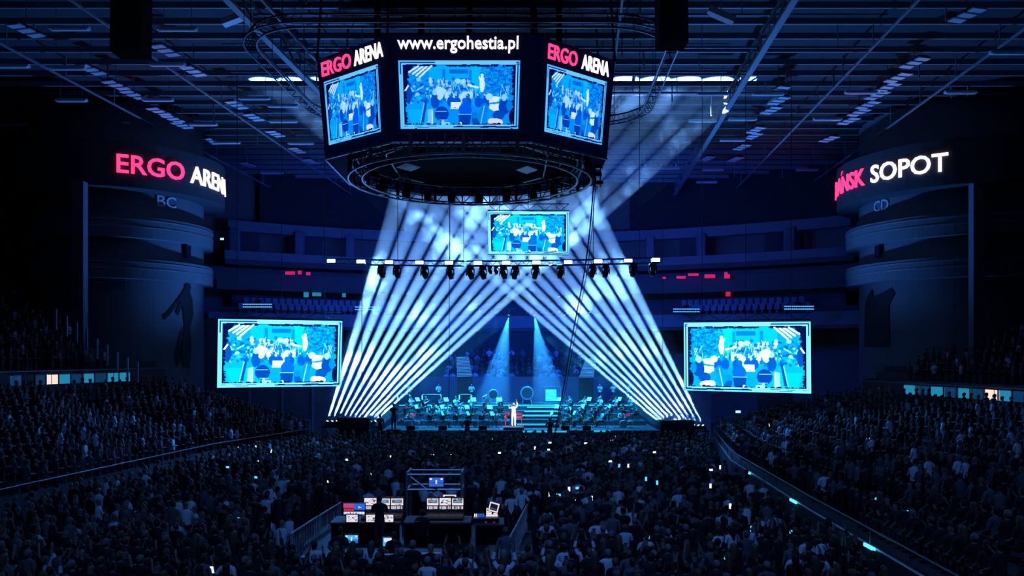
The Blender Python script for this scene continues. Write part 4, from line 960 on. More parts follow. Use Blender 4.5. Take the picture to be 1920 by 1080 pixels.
# people the photograph shows plainly: (px, py of the upper back, where, shirt, hair, pose, label)
named = [
 (1347, 1012, 'floor', PALE, ('short', 'hair'), ('down', 'hip', False), 'left one of a close pair in pale shirts right of the mixing desk'),
 (1372, 1013, 'floor', PALE, ('long', 'hair'), ('hip', 'down', False), 'right one of a close pair in pale shirts right of the mixing desk'),
 (1140, 1056, 'floor', PALE, ('short', 'greyh'), ('hip', 'down', False), 'pale blue shirted person with bent left arm at the bottom, right of mixing desk'),
 (1262, 1008, 'floor', PALE, ('long', 'hair'), ('clap', 'clap', False), 'long-haired person in a pale vest standing left of the close pale-shirted pair'),
 (1120, 998, 'floor', PALE, ('short', 'hair'), ('hip', 'hip', False), 'person in a pale top just right of the mixing desk, behind the bent-armed pale shirt'),
 (1172, 1004, 'floor', PALE, ('bun', 'fair'), ('down', 'clap', False), 'fair person with a hair bun and pale top right of the mixing desk'),
 (1036, 1062, 'floor', PALE, ('long', 'fair'), ('up', 'down', False), 'pale-topped person with a raised arm at the bottom edge beside the mixing desk'),
 (1272, 938, 'floor', PALE, ('short', 'greyh'), ('down', 'down', False), 'person in a pale top deep in the floor crowd, right of centre'),
 (1512, 1030, 'floor', PALE, ('short', 'hair'), ('down', 'down', False), 'tall pale-shirted person standing against the front wall of the right stand'),
 (1545, 1036, 'floor', PALE, ('short', 'hair'), ('down', 'phone', False), 'pale-shirted person with a raised phone arm against the front wall of the right stand'),
 (1490, 1060, 'floor', PALE, ('long', 'hair'), ('clap', 'clap', False), 'long-haired person in a pale top beside the pale shirts at the right stand wall'),
 (958, 940, 'floor', PALE, ('short', 'hair'), ('down', 'down', False), 'left one of two blue-shirted people standing behind the right mixing desk end'),
 (978, 934, 'floor', PALE, ('short', 'greyh'), ('down', 'hip', False), 'right one of two blue-shirted people standing behind the right mixing desk end'),
 (701, 918, 'floor', PALE, ('short', 'hair'), ('down', 'down', False), 'person in a blue shirt standing behind the left consoles of the mixing desk'),
 (948, 1022, 'floor', GREY, ('short', 'fair'), ('down', 'down', False), 'person in a grey-blue top standing beside the right barrier of the mixing desk'),
 (873, 1062, 'floor', PALE, ('short', 'hair'), ('hip', 'hip', False), 'broad person in a pale blue top at the bottom, in front of the mixing desk'),
 (913, 1056, 'floor', DARK, ('long', 'fair'), ('down', 'down', False), 'fair long-haired person in dark clothes at the bottom, in front of the mixing desk'),
 (325, 964, 'floor', GREY, ('short', 'hair'), ('down', 'down', False), 'person in a greyish top on the dark floor left of the mixing desk'),
 (311, 1036, 'floor', DARK, ('short', 'greyh'), ('clap', 'clap', False), 'grey-haired person in dark clothes low in the left half of the floor crowd'),
 (66, 985, 'floor', GREY, ('short', 'hair'), ('down', 'down', False), 'tall person in a grey top standing near the left edge of the picture'),
 (30, 1022, 'floor', GREY, ('bald', 'hair'), ('hip', 'hip', False), 'broad person in a grey top at the left edge of the picture'),
 (112, 1056, 'floor', GREY, ('short', 'hair'), ('clap', 'clap', False), 'person in a grey top at the bottom left corner of the picture'),
 (166, 1010, 'floor', GREY, ('short', 'greyh'), ('down', 'down', False), 'grey-haired person in a grey top near the bottom left corner'),
 (380, 1072, 'floor', GREY, ('short', 'hair'), ('down', 'phone', False), 'person holding a phone at the bottom edge, left of the mixing desk'),
 (500, 948, 'floor', PALE, ('short', 'hair'), ('down', 'up', False), 'person in a pale blue shirt leaning at the left barrier of the mixing desk'),
 (455, 985, 'floor', GREY, ('bald', 'hair'), ('down', 'down', False), 'bald person in a grey top left of the mixing desk barrier'),
 (1745, 893, 'right lower', PALE, ('short', 'hair'), ('hip', 'hip', False), 'person in a pale blue shirt standing out among the dark seats of the right stand'),
 (1795, 866, 'right lower', PALE, ('short', 'greyh'), ('lap', 'lap', True), 'seated person in a pale top just above the standing pale shirt, right stand'),
 (1545, 906, 'right lower', PALE, ('short', 'hair'), ('lap', 'lap', True), 'seated person in a pale blue top near the front of the right stand'),
 (1700, 930, 'right lower', GREY, ('bald', 'hair'), ('lap', 'lap', True), 'bald seated person in a grey top below the standing pale shirt in the right stand'),
 (1846, 945, 'right lower', GREY, ('short', 'hair'), ('lap', 'lap', True), 'left one of two seated people in greyish tops near the right edge of the stand'),
 (1872, 958, 'right lower', GREY, ('short', 'hair'), ('lap', 'lap', True), 'right one of two seated people in greyish tops near the right edge of the stand'),
 (1552, 1000, 'floor', DARK, ('long', 'hair'), ('phone', 'phone', False), 'long-haired person lifting both hands near the right stand wall'),
]
PH = [(697, 790, 0), (779, 819, 0), (734, 856, 0), (711, 854, 1), (811, 853, 0), (848, 853, 0), (936, 849, 0), (922, 822, 0), (1003, 840, 0), (1031, 830, 0), (1064, 837, 0), (1066, 843, 1), (1124, 849, 0), (1028, 843, 0), (1154, 817, 0), (1147, 826, 0), (1098, 831, 0),
      (1227, 848, 0), (1144, 865, 0), (1161, 873, 1), (1178, 873, 0), (1252, 878, 1), (1211, 898, 1), (1232, 905, 1), (1332, 911, 0), (1333, 881, 0), (1350, 876, 0), (1067, 917, 0), (1083, 915, 1), (1031, 927, 0), (1047, 928, 1), (1109, 934, 0), (1077, 941, 0), (1369, 949, 0), (1212, 1007, 1), (1409, 991, 1), (1363, 1045, 1), (1485, 997, 1), (1639, 935, 1), (1698, 960, 1),
      (1878, 866, 0), (1490, 786, 1), (1515, 802, 0), (1592, 760, 0), (1621, 749, 0), (1646, 728, 0), (1661, 787, 0), (1622, 795, 0), (1666, 803, 0), (1690, 775, 1), (1721, 733, 1), (1442, 797, 0), (1627, 822, 0), (617, 903, 0), (697, 891, 0), (651, 862, 0), (550, 876, 0), (453, 853, 1), (447, 839, 0), (408, 885, 1), (427, 876, 1), (509, 846, 0), (480, 837, 0), (484, 865, 0), (516, 877, 0), (480, 895, 1), (411, 884, 1), (259, 899, 0), (174, 809, 0), (69, 865, 0), (448, 973, 1), (398, 1068, 0)]
rest = list(vis); people = []
for px, py, w, tone, hair, key, lab in named:
    if w == 'floor': q = PZ(px, py, 1.32); loc = (q.x, q.y, 0.)
    else:
        best = min((c for c in rest if c[3] == w), key=lambda c: (c[4] - px) ** 2 + (c[5] - py) ** 2); loc = best[:3]
    rest = [c for c in rest if (c[0] - loc[0]) ** 2 + (c[1] - loc[1]) ** 2 > .42 ** 2]
    people.append((loc, w, tone, hair, key, lab, None))
rest.sort(key=lambda c: math.dist(c[:3], (0, 0, EYE)))
def zone(c):
    x, y, z, w, px, py = c
    if w == 'right lower': return 'seated in near right stand' if y < 30 else 'seated above right stand wall'
    if w == 'left lower': return 'seated in left stand'
    if w != 'floor': return 'seated in ' + w + ' tier'
    if px < 300: return 'floor below left stand'
    if px < 560: return 'left of mixing desk'
    if px < 1010: return 'in front of mixing desk' if y < 25 else 'behind mixing desk'
    if px < 1250: return 'just right of mixing desk'
    if px < 1420: return 'on mid floor right'
    return 'beside right stand wall'
POSEW = {'floor': [('down', 'down', False), ('clap', 'clap', False), ('down', 'phone', False), ('up', 'up', False), ('hip', 'down', False), ('down', 'down', False), ('clap', 'clap', False)], 'seat': [('lap', 'lap', True), ('clap', 'clap', True), ('lap', 'phone', True), ('lap', 'lap', True)]}
PTXT = {('down', 'down'): 'arms down', ('clap', 'clap'): 'clapping', ('down', 'phone'): 'hand raised', ('up', 'up'): 'arms up', ('hip', 'down'): 'elbow out', ('lap', 'lap'): 'hands in lap', ('lap', 'phone'): 'hand raised'}
HTXT = {('short', 'hair'): 'short-haired', ('long', 'hair'): 'long-haired', ('short', 'greyh'): 'grey-haired', ('long', 'fair'): 'long fair-haired', ('bald', 'hair'): 'bald', ('bun', 'hair'): 'bun-haired', ('short', 'fair'): 'short fair-haired'}
NEAR = 300 - len(people)
near, far = rest[:NEAR], rest[NEAR:]
for c in near:
    tone = random.choices([DARK, GREY, PALE], [.80, .15, .05])[0]; hair = random.choice(list(HTXT)); key = random.choice(POSEW['floor' if c[3] == 'floor' else 'seat'])
    people.append((c[:3], c[3], tone, hair, key, None, (tone, hair, key, zone(c))))
seen_l = {}
lab_of = {}
for i, p in enumerate(people):
    if p[5] is None:
        tone, hair, key, zn = p[6]
        if tone == DARK: l = '%s dark-clad person, %s, %s' % (HTXT[hair], PTXT[key[:2]], zn)
        else: l = '%s person in %s, %s, %s' % (HTXT[hair], tone, PTXT[key[:2]], zn)
        lab_of[i] = l; seen_l.setdefault(l, []).append(i)
holders = {}
HAND = Vector((.115, .36, 1.545))
for k, (px, py, c_) in enumerate(PH):
    onst = (px > 1430 and py < 1000 and (py - 865) < (px - 1375) * .55) or (px < 420 and py < 930)
    if py < 893 or onst: continue
    q = PZ(px, py, 1.545 * 1.0)
    if in_foh(q.x, q.y): continue
    js = [j for j, p_ in enumerate(people) if p_[1] == 'floor' and p_[5] is None and j not in holders]
    if not js: continue
    j = min(js, key=lambda j: (people[j][0][0] - q.x) ** 2 + (people[j][0][1] - q.y) ** 2)
    if math.hypot(people[j][0][0] - q.x, people[j][0][1] - q.y) > 2.5: continue
    f = face_to(q); h = Matrix.Rotation(f, 3, 'Z') @ HAND; loc = (q.x - h.x, q.y - h.y, 0.)
    holders[j] = (k, f); people[j] = (loc, 'floor', people[j][2], people[j][3], ('down', 'phone', False), None, people[j][6])
    lab_of[j] = '%s person holding up a glowing phone, %s' % (HTXT[people[j][3]], people[j][6][3]); seen_l.setdefault(lab_of[j], []).append(j)
for j in holders:
    for l_, v_ in list(seen_l.items()):
        if j in v_ and l_ != lab_of[j]: v_.remove(j)
NUM = 'one two three four five six seven eight nine ten eleven twelve'.split()
for l_, v_ in seen_l.items():
    if len(v_) > 1:
        for r, j in enumerate(sorted(v_, key=lambda j: people[j][0][1])): lab_of[j] = l_ + ', ' + ('nearest' if r == 0 else nth(r) + ' nearest') + ' of ' + (NUM[len(v_) - 1] if len(v_) < 13 else 'many')
for i, (loc, w, tone, hair, key, lab, info) in enumerate(people):
    l = lab or lab_of[i]; g = 'concert spectators'
    person(loc, holders[i][1] if i in holders else face_to(loc) + random.uniform(-.15, .15), key, hair, random.choice(SH[tone]), l, g, 1.0 if i in holders else random.uniform(.93, 1.06))

# the rest of the audience: one mass
def low_person(sit):
    dz = -.43 if sit else 0; n = 7; V = []; Fc = []; K = []
    rings = [(.0, .10, .10, 0, 2), (.45 if not sit else .25, .15, .12, 0, 2), (.93, .17, .12, 0, 2), (.95, .17, .12, 0, 1), (1.2, .19, .13, 0, 1), (1.40, .20, .11, 0, 1), (1.48, .10, .08, 0, 1), (1.50, .055, .055, 0, 0), (1.56, .07, .085, .02, 0), (1.64, .092, .112, .01, 3), (1.71, .08, .095, .0, 3), (1.76, .03, .04, -.01, 3)]
    for z, rx, ry, oy, k in rings:
        zz = z if (not sit or z < .4) else z + dz
        for i in range(n): a = 2 * math.pi * i / n; V.append((rx * math.cos(a), oy + ry * math.sin(a), zz)); K.append(0 if k == 3 and math.sin(a) > .45 and z < 1.7 else k)
    for r in range(len(rings) - 1):
        for i in range(n): j = (i + 1) % n; Fc.append((r * n + i, r * n + j, (r + 1) * n + j, (r + 1) * n + i))
    for s in (-1, 1):
        path = [(s * .2, 0, 1.40 + dz), (s * .27, .03, 1.15 + dz), (s * .12, .28, 1.15 + dz)]; o = len(V)
        for q, (p, r) in enumerate(zip(path, (.06, .05, .035))):
            for k in range(4): a = math.pi / 2 * k; V.append((p[0] + r * math.cos(a), p[1] + r * .6 * math.sin(a), p[2] + r * .8 * math.sin(a))); K.append(1 if q < 2 else 0)
        for r in range(2):
            for k in range(4): Fc.append((o + r * 4 + k, o + r * 4 + (k + 1) % 4, o + (r + 1) * 4 + (k + 1) % 4, o + (r + 1) * 4 + k))
        Fc.append((o + 8, o + 9, o + 10, o + 11))
    return np.array(V), np.array(Fc), np.array(K)
mass = [(c[0], c[1], c[2], c[3]) for c in far + beyond]
for r in range(6):                       # the audience seated behind the orchestra
    x = -6.2
    while x < 7.2:
        if random.random() < .8: mass.append((x, 75.3 + r * .9, 4.2 + r * .42, 'rear'))
        x += .56
LP = {False: low_person(False), True: low_person(True)}
VV, FF, CC = [], [], []; off = 0
for x, y, z, w in mass:
    sit = w != 'floor' or (rng.random() < .25 and y < 40); v, f, k = LP[sit]
    a = face_to((x, y, z)) if w != 'rear' else math.pi; a += rng.normal(0, .25); s = rng.uniform(.92, 1.08); ca, sa = math.cos(a), math.sin(a)
    q = v * s * np.array([rng.uniform(.92, 1.12), 1, 1]); lean = rng.normal(0, .05)
    qx, qy = q[:, 0] + lean * q[:, 2], q[:, 1]
    VV.append(np.stack([x + qx * ca - qy * sa, y + qx * sa + qy * ca, z + q[:, 2]], 1)); FF.append(f + off); off += len(v)
    u_ = rng.random(); shirt = SH['pale'][rng.integers(3)] if u_ < .11 else SH['grey'][rng.integers(3)] if u_ < .36 else SH['dark'][rng.integers(4)]
    if w == 'rear' and u_ > .82: shirt = (.4, .45, .5)
    hair_ = [(.012, .010, .009), (.012, .010, .009), (.16, .11, .06), (.15, .15, .155)][rng.integers(4)]
    pal = np.array([(.26, .17, .14), shirt, (.02, .022, .03), hair_]); CC.append(pal[k])
VV, FF, CC = np.concatenate(VV), np.concatenate(FF), np.concatenate(CC)
me = bpy.data.meshes.new('audience_crowd'); me.vertices.add(len(VV)); me.vertices.foreach_set('co', VV.astype(np.float32).ravel())
me.loops.add(FF.size); me.loops.foreach_set('vertex_index', FF.astype(np.int32).ravel()); me.polygons.add(len(FF)); me.polygons.foreach_set('loop_start', np.arange(0, FF.size, 4, dtype=np.int32))
me.update(calc_edges=True); me.validate()
at = me.color_attributes.new('Col', 'FLOAT_COLOR', 'POINT'); at.data.foreach_set('color', np.concatenate([CC, np.ones((len(CC), 1))], 1).astype(np.float32).ravel())
me.polygons.foreach_set('use_smooth', [True] * len(FF)); me.materials.append(M['crowd'])
o = link('audience_crowd', me); o['kind'] = 'stuff'; tag(o, 'dense dark audience filling the floor and the stands towards the stage', 'crowd')
print('CROWD', len(people), len(mass), len(VV))

# phones glowing in the crowd
phone_me = {}
for k, m in ((0, 'phone'), (1, 'phonecy')):
    phone_me[k] = (MB().box((0, 0, 0), (.085, .012, .165)).mesh('phone', 'black'), MB().box((0, -.008, 0), (.078, .006, .155)).mesh('screen', m))
pcount = {}
for px, py, k in sorted(PH, key=lambda p: (p[0] // 240, p[1])):
    onst = (px > 1430 and py < 1000 and (py - 865) < (px - 1375) * .55) or (px < 420 and py < 930)
    if onst: F_, T_ = (RF, RT) if px > 960 else (LF, LT); f0, f1 = (760, 1.0); 
    if onst:
        best = min((c for c in vis if c[3].endswith('lower')), key=lambda c: (c[4] - px) ** 2 + (c[5] - py) ** 2); p = P(px, py, best[1] - .0); d = (Vector((best[0], best[1], best[2] + 1.3)) - p); p = P(px, py, best[1] + .3)
    else: p = PZ(px, py, 1.5)
    zn = 'in the right stand' if onst and px > 960 else 'in the left stand' if onst else 'left of the mixing desk' if px < 560 else 'behind the mixing desk' if px < 1000 and py < 930 else 'in front of the mixing desk' if px < 1000 else 'right of the mixing desk' if px < 1250 else 'near the right stand wall'
    col = 'cyan' if k else 'white'; n_ = pcount.get((zn, col), 0); pcount[(zn, col)] = n_ + 1
    t = link('phone', phone_me[k][0], None, p, (R(random.uniform(-15, 15)), R(90 if random.random() < .55 else 0), face_to(p)))
    t.scale = (1.25,) * 3; tag(t, 'glowing %s phone screen %s, %s of these from the left' % (col, zn, nth(n_)), 'phone', 'phones held up %s' % zn); link('screen', phone_me[k][1], t)
# ------------------------------------------------------------------ mixing desk area
PLAT = .35
struct(MB().box((-4.2, 29.6, PLAT / 2), (6.6, 5.4, PLAT)).build('mixing_platform_floor', 'stage'))
def monitor(label, px, py, w, h, Y, kind, z0, cat='monitor', rz=0, tilt=0):
    p = P(px, py, Y); t = thing('desk_monitor', label, cat, (p.x, Y, p.z), R(rz))
    MB().box((0, .03, 0), (w + .05, .05, h + .05)).build('casing', 'black', t)
    b = MB(); fill_screen(b, w, h, kind).build('screen', SCR, t)
    st = MB(); gap = p.z - h / 2 - z0
    if gap > 0: st.box((0, .06, -h / 2 - gap / 2), (.06, .04, gap)); st.box((0, .06, -h / 2 - gap + .01), (.24, .18, .02)); st.build('stand', 'black', t)
    if tilt: t.rotation_euler = (0, R(tilt), R(rz))
    return t
SCR = [mat('ui_dark', (.01, .01, .02), .3, emit=(.01, .02, .06), strength=.5), mat('ui_white', (.8, .8, .8), .3, emit=(1., .86, .86), strength=.85), mat('ui_red', (.5, .02, .05), .3, emit=(.9, .05, .12), strength=.8),
       mat('ui_blue', (.02, .1, .5), .3, emit=(.03, .16, .75), strength=.8), mat('ui_cyan', (.05, .4, .6), .3, emit=(.05, .5, .95), strength=.9), mat('ui_grey', (.2, .2, .22), .3, emit=(.22, .2, .22), strength=.8)]
def fill_screen(b, w, h, kind):
    r = random.Random(kind)
    def q(x0, z0, x1, z1, m, y=0.): b.hexa([(x0 * w - w / 2, y, z0 * h - h / 2), (x1 * w - w / 2, y, z0 * h - h / 2), (x1 * w - w / 2, .006, z0 * h - h / 2), (x0 * w - w / 2, .006, z0 * h - h / 2), (x0 * w - w / 2, y, z1 * h - h / 2), (x1 * w - w / 2, y, z1 * h - h / 2), (x1 * w - w / 2, .006, z1 * h - h / 2), (x0 * w - w / 2, .006, z1 * h - h / 2)], m)
    base = {'white': 1, 'strip': 0, 'mixed': 0, 'cyan': 4, 'frame': 1, 'tracks': 1, 'blue': 3, 'light': 4}[kind.split(':')[0]]
    q(0, 0, 1, 1, base, 0); k = kind.split(':')[0]
    if k in ('white', 'tracks'):
        for _ in range(13 if k == 'tracks' else 7): x, z = r.uniform(.04, .8), r.uniform(.08, .82); q(x, z, min(.97, x + r.uniform(.06, .25)), min(.95, z + r.uniform(.05, .14)), r.choice([0, 0, 5, 4, 0]), -.004)
        if k == 'white': q(.0, .9, 1, 1, 5, -.003); q(.08, .3, .92, .8, 5, -.002); q(.3, .5, .7, .62, 4, -.005)
    if k == 'strip':
        for i in range(12): q(i / 12 + .01, .1, (i + .75) / 12, .9, r.choice([1, 1, 1, 5]), -.003)
        q(.2, .02, .45, .12, 4, -.004); q(.5, .02, .56, .1, 2, -.004)
    if k == 'mixed':
        q(.0, .58, .5, 1, 2, -.003); q(.5, .4, 1, 1, 3, -.003); q(.02, .0, .98, .22, 1, -.003)
        for i in range(5): q(.03 + i * .095, .3, .10 + i * .095, .52, 2, -.003); q(.03 + i * .09, .7, .09 + i * .09, .88, 3, -.006)
        for i in range(7): q(.04 + i * .13, .05, .10 + i * .13, .17, r.choice([0, 3, 2, 4]), -.006)
        q(.7, .55, .74, .75, 1, -.006); q(.74, .6, .84, .66, 1, -.006)
    if k in ('cyan', 'blue'):
        q(.0, .0, 1, .35, 3, -.003); q(.45, .3, .55, .75, 1, -.005); q(.05, .75, .2, .95, 1, -.004); q(.8, .75, .95, .95, 1, -.004); q(.0, .38, 1, .44, 0, -.004)
    if k == 'light':
        q(.1, .5, .9, .9, 1, -.003); q(.3, .2, .6, .6, 1, -.004); q(.62, .1, .9, .4, 3, -.004)
    if k == 'frame': q(.12, .15, .88, .85, 0, -.003); q(.2, .3, .8, .36, 5, -.005)
    return b
def desk(label, x0, x1, y0, y1, z, zb, m='desk'):
    t = thing('work_desk', label, 'desk'); MB().box(((x0 + x1) / 2, (y0 + y1) / 2, z - .03), (x1 - x0, y1 - y0, .06)).build('desk_top', m, t)
    MB().box(((x0 + x1) / 2, y0 + .03, (z + zb) / 2 - .03), (x1 - x0 - .1, .04, z - zb - .06)).build('front_panel', 'soot', t)
    for x in (x0 + .06, x1 - .06):
        for yy in (y0 + .08, y1 - .06): MB().box((x, yy, (z - .06 + zb) / 2), (.06, .06, z - .06 - zb)).build('leg', 'black', t)
    return t
desk('long blue-lit desk edge under the left group of monitors', -6.6, -4.05, 29.0, 30.2, 1.12, PLAT); desk('long blue-lit rounded desk under the right mixing console', -3.95, -1.5, 29.0, 30.2, 1.12, PLAT)
desk('low front desk with two small monitors near the front barrier', -6.2, -2.2, 25.4, 26.3, .85, 0.); desk('small side desk at the right end of the mixing area', -1.35, -.3, 28.8, 30.0, 1.1, PLAT)
def console(label, x0, x1, kinds, offx):
    t = thing('mixing_console', label, 'mixing console', ((x0 + x1) / 2, 29.75, 1.12)); w = x1 - x0
    MB().poly([(-w / 2, -.4, 0), (w / 2, -.4, 0), (w / 2, .35, 0), (-w / 2, .35, 0), (-w / 2, -.4, .07), (w / 2, -.4, .07), (w / 2, .35, .26), (-w / 2, .35, .26)], [(3, 2, 1, 0), (4, 5, 6, 7), (0, 1, 5, 4), (1, 2, 6, 5), (2, 3, 7, 6), (3, 0, 4, 7)]).build('body', 'black', t)
    n = 24; b = MB()
    for i in range(n): b.box((-w / 2 + (i + .5) * w / n, -.2, .135), (w / n * .3, .22, .02))
    b.build('fader_strip', 'rail', t)
    for i, k in enumerate(kinds):
        ww = w / len(kinds) * .90; c = Vector((-w / 2 + (i + .5) * w / len(kinds), .18, .58)); s = MB(); fill_screen(s, ww, .27, k); o = s.build('console_screen', SCR, t); o.location = c
        s = MB(); fill_screen(s, ww, .13, 'strip:%s' % k); o = s.build('meter_screen', SCR, t); o.location = c + Vector((0, -.02, -.22))
        MB().box(c + Vector((0, .05, -.08)), (ww + .06, .06, .5)).build('screen_hood', 'black', t)
    return t
console('left mixing console with a row of three white screens', -5.55, -4.05, ['tracks:a', 'white:b', 'white:c'], 0); console('right mixing console with a row of three pale screens', -3.2, -1.8, ['white:d', 'tracks:e', 'white:f'], 0)
monitor('wide monitor with red and blue tiles at the left end of the mixing desk', 664, 954, .80, .40, 29.7, 'mixed:a', 1.12)
monitor('monitor with a white rim and black picture above the right mixing console', 843, 934, .50, .25, 30.3, 'frame:a', 1.12)
for i, (px, lab) in enumerate(((660, 'leftmost'), (697, 'middle'), (727, 'rightmost'))): monitor('%s of the three small white laptop screens below the left console' % lab, px, 972, .40, .26, 28.9, 'tracks:%d' % (i + 7), 1.12)
monitor('cyan stage-view monitor with red lamps below, on the low front desk', 659, 1011, .42, .26, 25.9, 'cyan:a', .85); monitor('pale blue-white monitor on the right part of the low front desk', 729, 1016, .38, .28, 25.8, 'light:b', .85)
monitor('blue stage-view monitor hung in the scaffold frame behind the desk', 818, 904, .56, .34, 30.9, 'blue:c', 1.95)
monitor('small tilted white tablet at the right end of the mixing area', 926, 951, .36, .34, 29.4, 'frame:d', 1.12, 'tablet', -8, 14)
t = thing('lighting_console', 'small lighting console with white striped pages and blue faders at the right end', 'console', (-.95, 29.4, 1.1))
MB().box((0, 0, .08), (.95, .6, .14)).build('body', 'black', t)
b = MB()
for k in range(4): b.hexa([(.0, -.02 + k * .1, .16 + k * .06), (.42, -.02 + k * .1, .16 + k * .06), (.42, .05 + k * .1, .20 + k * .06), (.0, .05 + k * .1, .20 + k * .06), (.0, -.03 + k * .1, .18 + k * .06), (.42, -.03 + k * .1, .18 + k * .06), (.42, .04 + k * .1, .22 + k * .06), (.0, .04 + k * .1, .22 + k * .06)], 1)
b.build('page', SCR, t); b = MB()
for k in range(6): b.box((-.42 + k * .065, .0, .2), (.03, .22, .08), 0, 3 if k > 1 else 1)
b.build('fader', SCR, t)
for dx in (-.1, .2): MB().box((dx + .1, -.29, .0), (.06, .04, .05)).build('lamp', 'redlamp', t)
for i, dx in enumerate((-.1, .06, .14)): tag(MB().box((-4.95 + .0 * i - 0.25 + dx, 25.62, .88), (.04, .04, .05)).build('indicator_lamp', 'redlamp'), 'tiny red lamp under the cyan monitor, %s from the left' % nth(i), 'lamp')
# scaffold frame behind the desk
t = thing('scaffold_frame', 'blue-lit scaffold frame with a diagonal brace behind the right console', 'scaffold')
for x in (-4.08, -1.96):
    for yy in (31.0, 32.2): MB().tube([(x, yy, 0), (x, yy, 2.65)], .045).build('upright', 'galv', t)
    MB().tube([(x, 31.0, 2.6), (x, 32.2, 2.6)], .04).build('side_rail', 'galv', t); MB().tube([(x, 31.0, 1.95), (x, 32.2, 1.95)], .04).build('side_rail', 'galv', t)
for z in (2.55, 1.97):
    for yy in (31.0, 32.2): MB().tube([(-4.08, yy, z), (-1.96, yy, z)], .04).build('cross_rail', 'galv', t)
MB().tube([(-4.0, 31.06, 2.5), (-2.3, 31.06, 1.2)], .035).build('diagonal_brace', 'galv', t)
MB().box((-2.98, 31.0, 2.02), (.12, .06, .25)).build('monitor_bracket', 'black', t)
# crowd barriers round the mixing area
def barrier(label, a, c, n):
    a, c = Vector(a), Vector(c); t = thing('crowd_barrier', label, 'barrier'); up = Vector((0, 0, 1.1)); lo = Vector((0, 0, .18))
    MB().tube([a + up, c + up], .035).build('top_rail', 'wire', t); MB().tube([a + lo, c + lo], .03).build('bottom_rail', 'wire', t)
    b = MB()
    for i in range(n + 1): p = a.lerp(c, i / n); b.tube([p + lo, p + up], .014, 5)
    b.build('bar', 'wire', t)
    d = (c - a).normalized(); s = d.cross(Vector((0, 0, 1))) * .3
    for q in (a + d * .15, c - d * .15): MB().beam(q - s, q + s, .06, .05).build('foot', 'wire', t); MB().tube([q, q + up], .03).build('post', 'wire', t)
barrier('steel crowd barrier on the left side of the mixing area, farther half', (-7.05, 33, 0), (-7.3, 30.2, 0), 16); barrier('steel crowd barrier on the left side of the mixing area, nearer half', (-7.32, 30.1, 0), (-7.55, 27.3, 0), 16)
barrier('steel crowd barrier along the front of the mixing area, left half', (-6.4, 24.2, 0), (-4.4, 24.4, 0), 12); barrier('steel crowd barrier along the front of the mixing area, right half', (-4.3, 24.42, 0), (-2.2, 24.65, 0), 12)
barrier('steel crowd barrier on the right side of the mixing area, farther half', (.62, 32.6, 0), (.2, 29.0, 0), 14); barrier('steel crowd barrier on the right side of the mixing area, nearer half', (.18, 28.8, 0), (-.3, 25.0, 0), 14)
# crew
person((-4.72, 28.5, PLAT), .05, ('clap', 'clap', False), ('short', 'hair'), SH['dark'][0], 'technician in black standing at the left mixing console with back to the camera', 'sound crew', 1.05)
ch = thing('crew_chair', 'black chair with a seated technician before the right console', 'chair', (-3.2, 28.4, PLAT))
MB().box((0, 0, .44), (.46, .46, .06)).build('seat', 'black', ch); MB().box((0, -.26, .74), (.44, .05, .5)).build('backrest', 'black', ch)
for sx in (-.19, .19):
    for sy in (-.19, .19): MB().box((sx, sy, .205), (.035, .035, .41)).build('leg', 'black', ch)
person((-3.2, 28.42, PLAT), -.1, ('clap', 'clap', True), ('short', 'hair'), SH['dark'][1], 'technician in black seated on a chair before the right console', 'sound crew', 1.02)
person((-5.35, 24.9, 0), -.1, ('hip', 'down', False), ('short', 'hair'), SH['dark'][2], 'person in black standing at the low front desk beside the cyan monitor', 'sound crew', 1.05)
person((-3.7, 25.0, 0), .05, ('down', 'down', False), ('short', 'hair'), SH['dark'][0], 'person in black standing before the pale blue-white monitor', 'sound crew', .95)

# ------------------------------------------------------------------ the orchestra
COND = Vector((.12, 59.4, 0))
person((.12, 59.45, DECK + .2), 0, ('out', 'up', False), ('short', 'greyh'), (.9, .86, .86), 'conductor in a white suit with raised right arm on the podium', 'conductor', 1.0, trousers='whitesuit')
def violin(p, rz, label):
    t = thing('violin', label, 'violin', p, rz); b = MB(); q = Matrix.Rotation(R(-70), 3, 'X')
    b.lathe([(.02, -.19), (.10, -.15), (.105, -.08), (.065, 0), (.085, .07), (.08, .13), (.02, .17)], n=12, rot=q @ Matrix.Diagonal((1, .3, 1))); b.build('body', 'wood', t, smooth=True)
    MB().tube([q @ Vector((0, -.02, .15)), q @ Vector((0, -.02, .38))], .014, 5).build('neck', 'black', t); return t
def cello(p, rz, label, s=1., name='cello'):
    t = thing(name, label, 'cello' if name == 'cello' else 'double bass', p, rz); b = MB(); q = Matrix.Rotation(R(12), 3, 'X')
    b.lathe([(.03, .25), (.2, .3), (.22, .45), (.145, .62), (.17, .78), (.16, .9), (.04, .98)], n=14, rot=q @ Matrix.Diagonal((s, .45 * s, s))); b.build('body', 'wood', t, smooth=True)
    MB().tube([q @ Vector((0, .08 * s, .95 * s)), q @ Vector((0, .06 * s, 1.42 * s))], .022 * s, 5).build('neck', 'black', t); MB().tube([q @ Vector((0, 0, .25 * s)), (0, -.03, 0)], .01, 5).build('end_pin', 'alu', t); return t
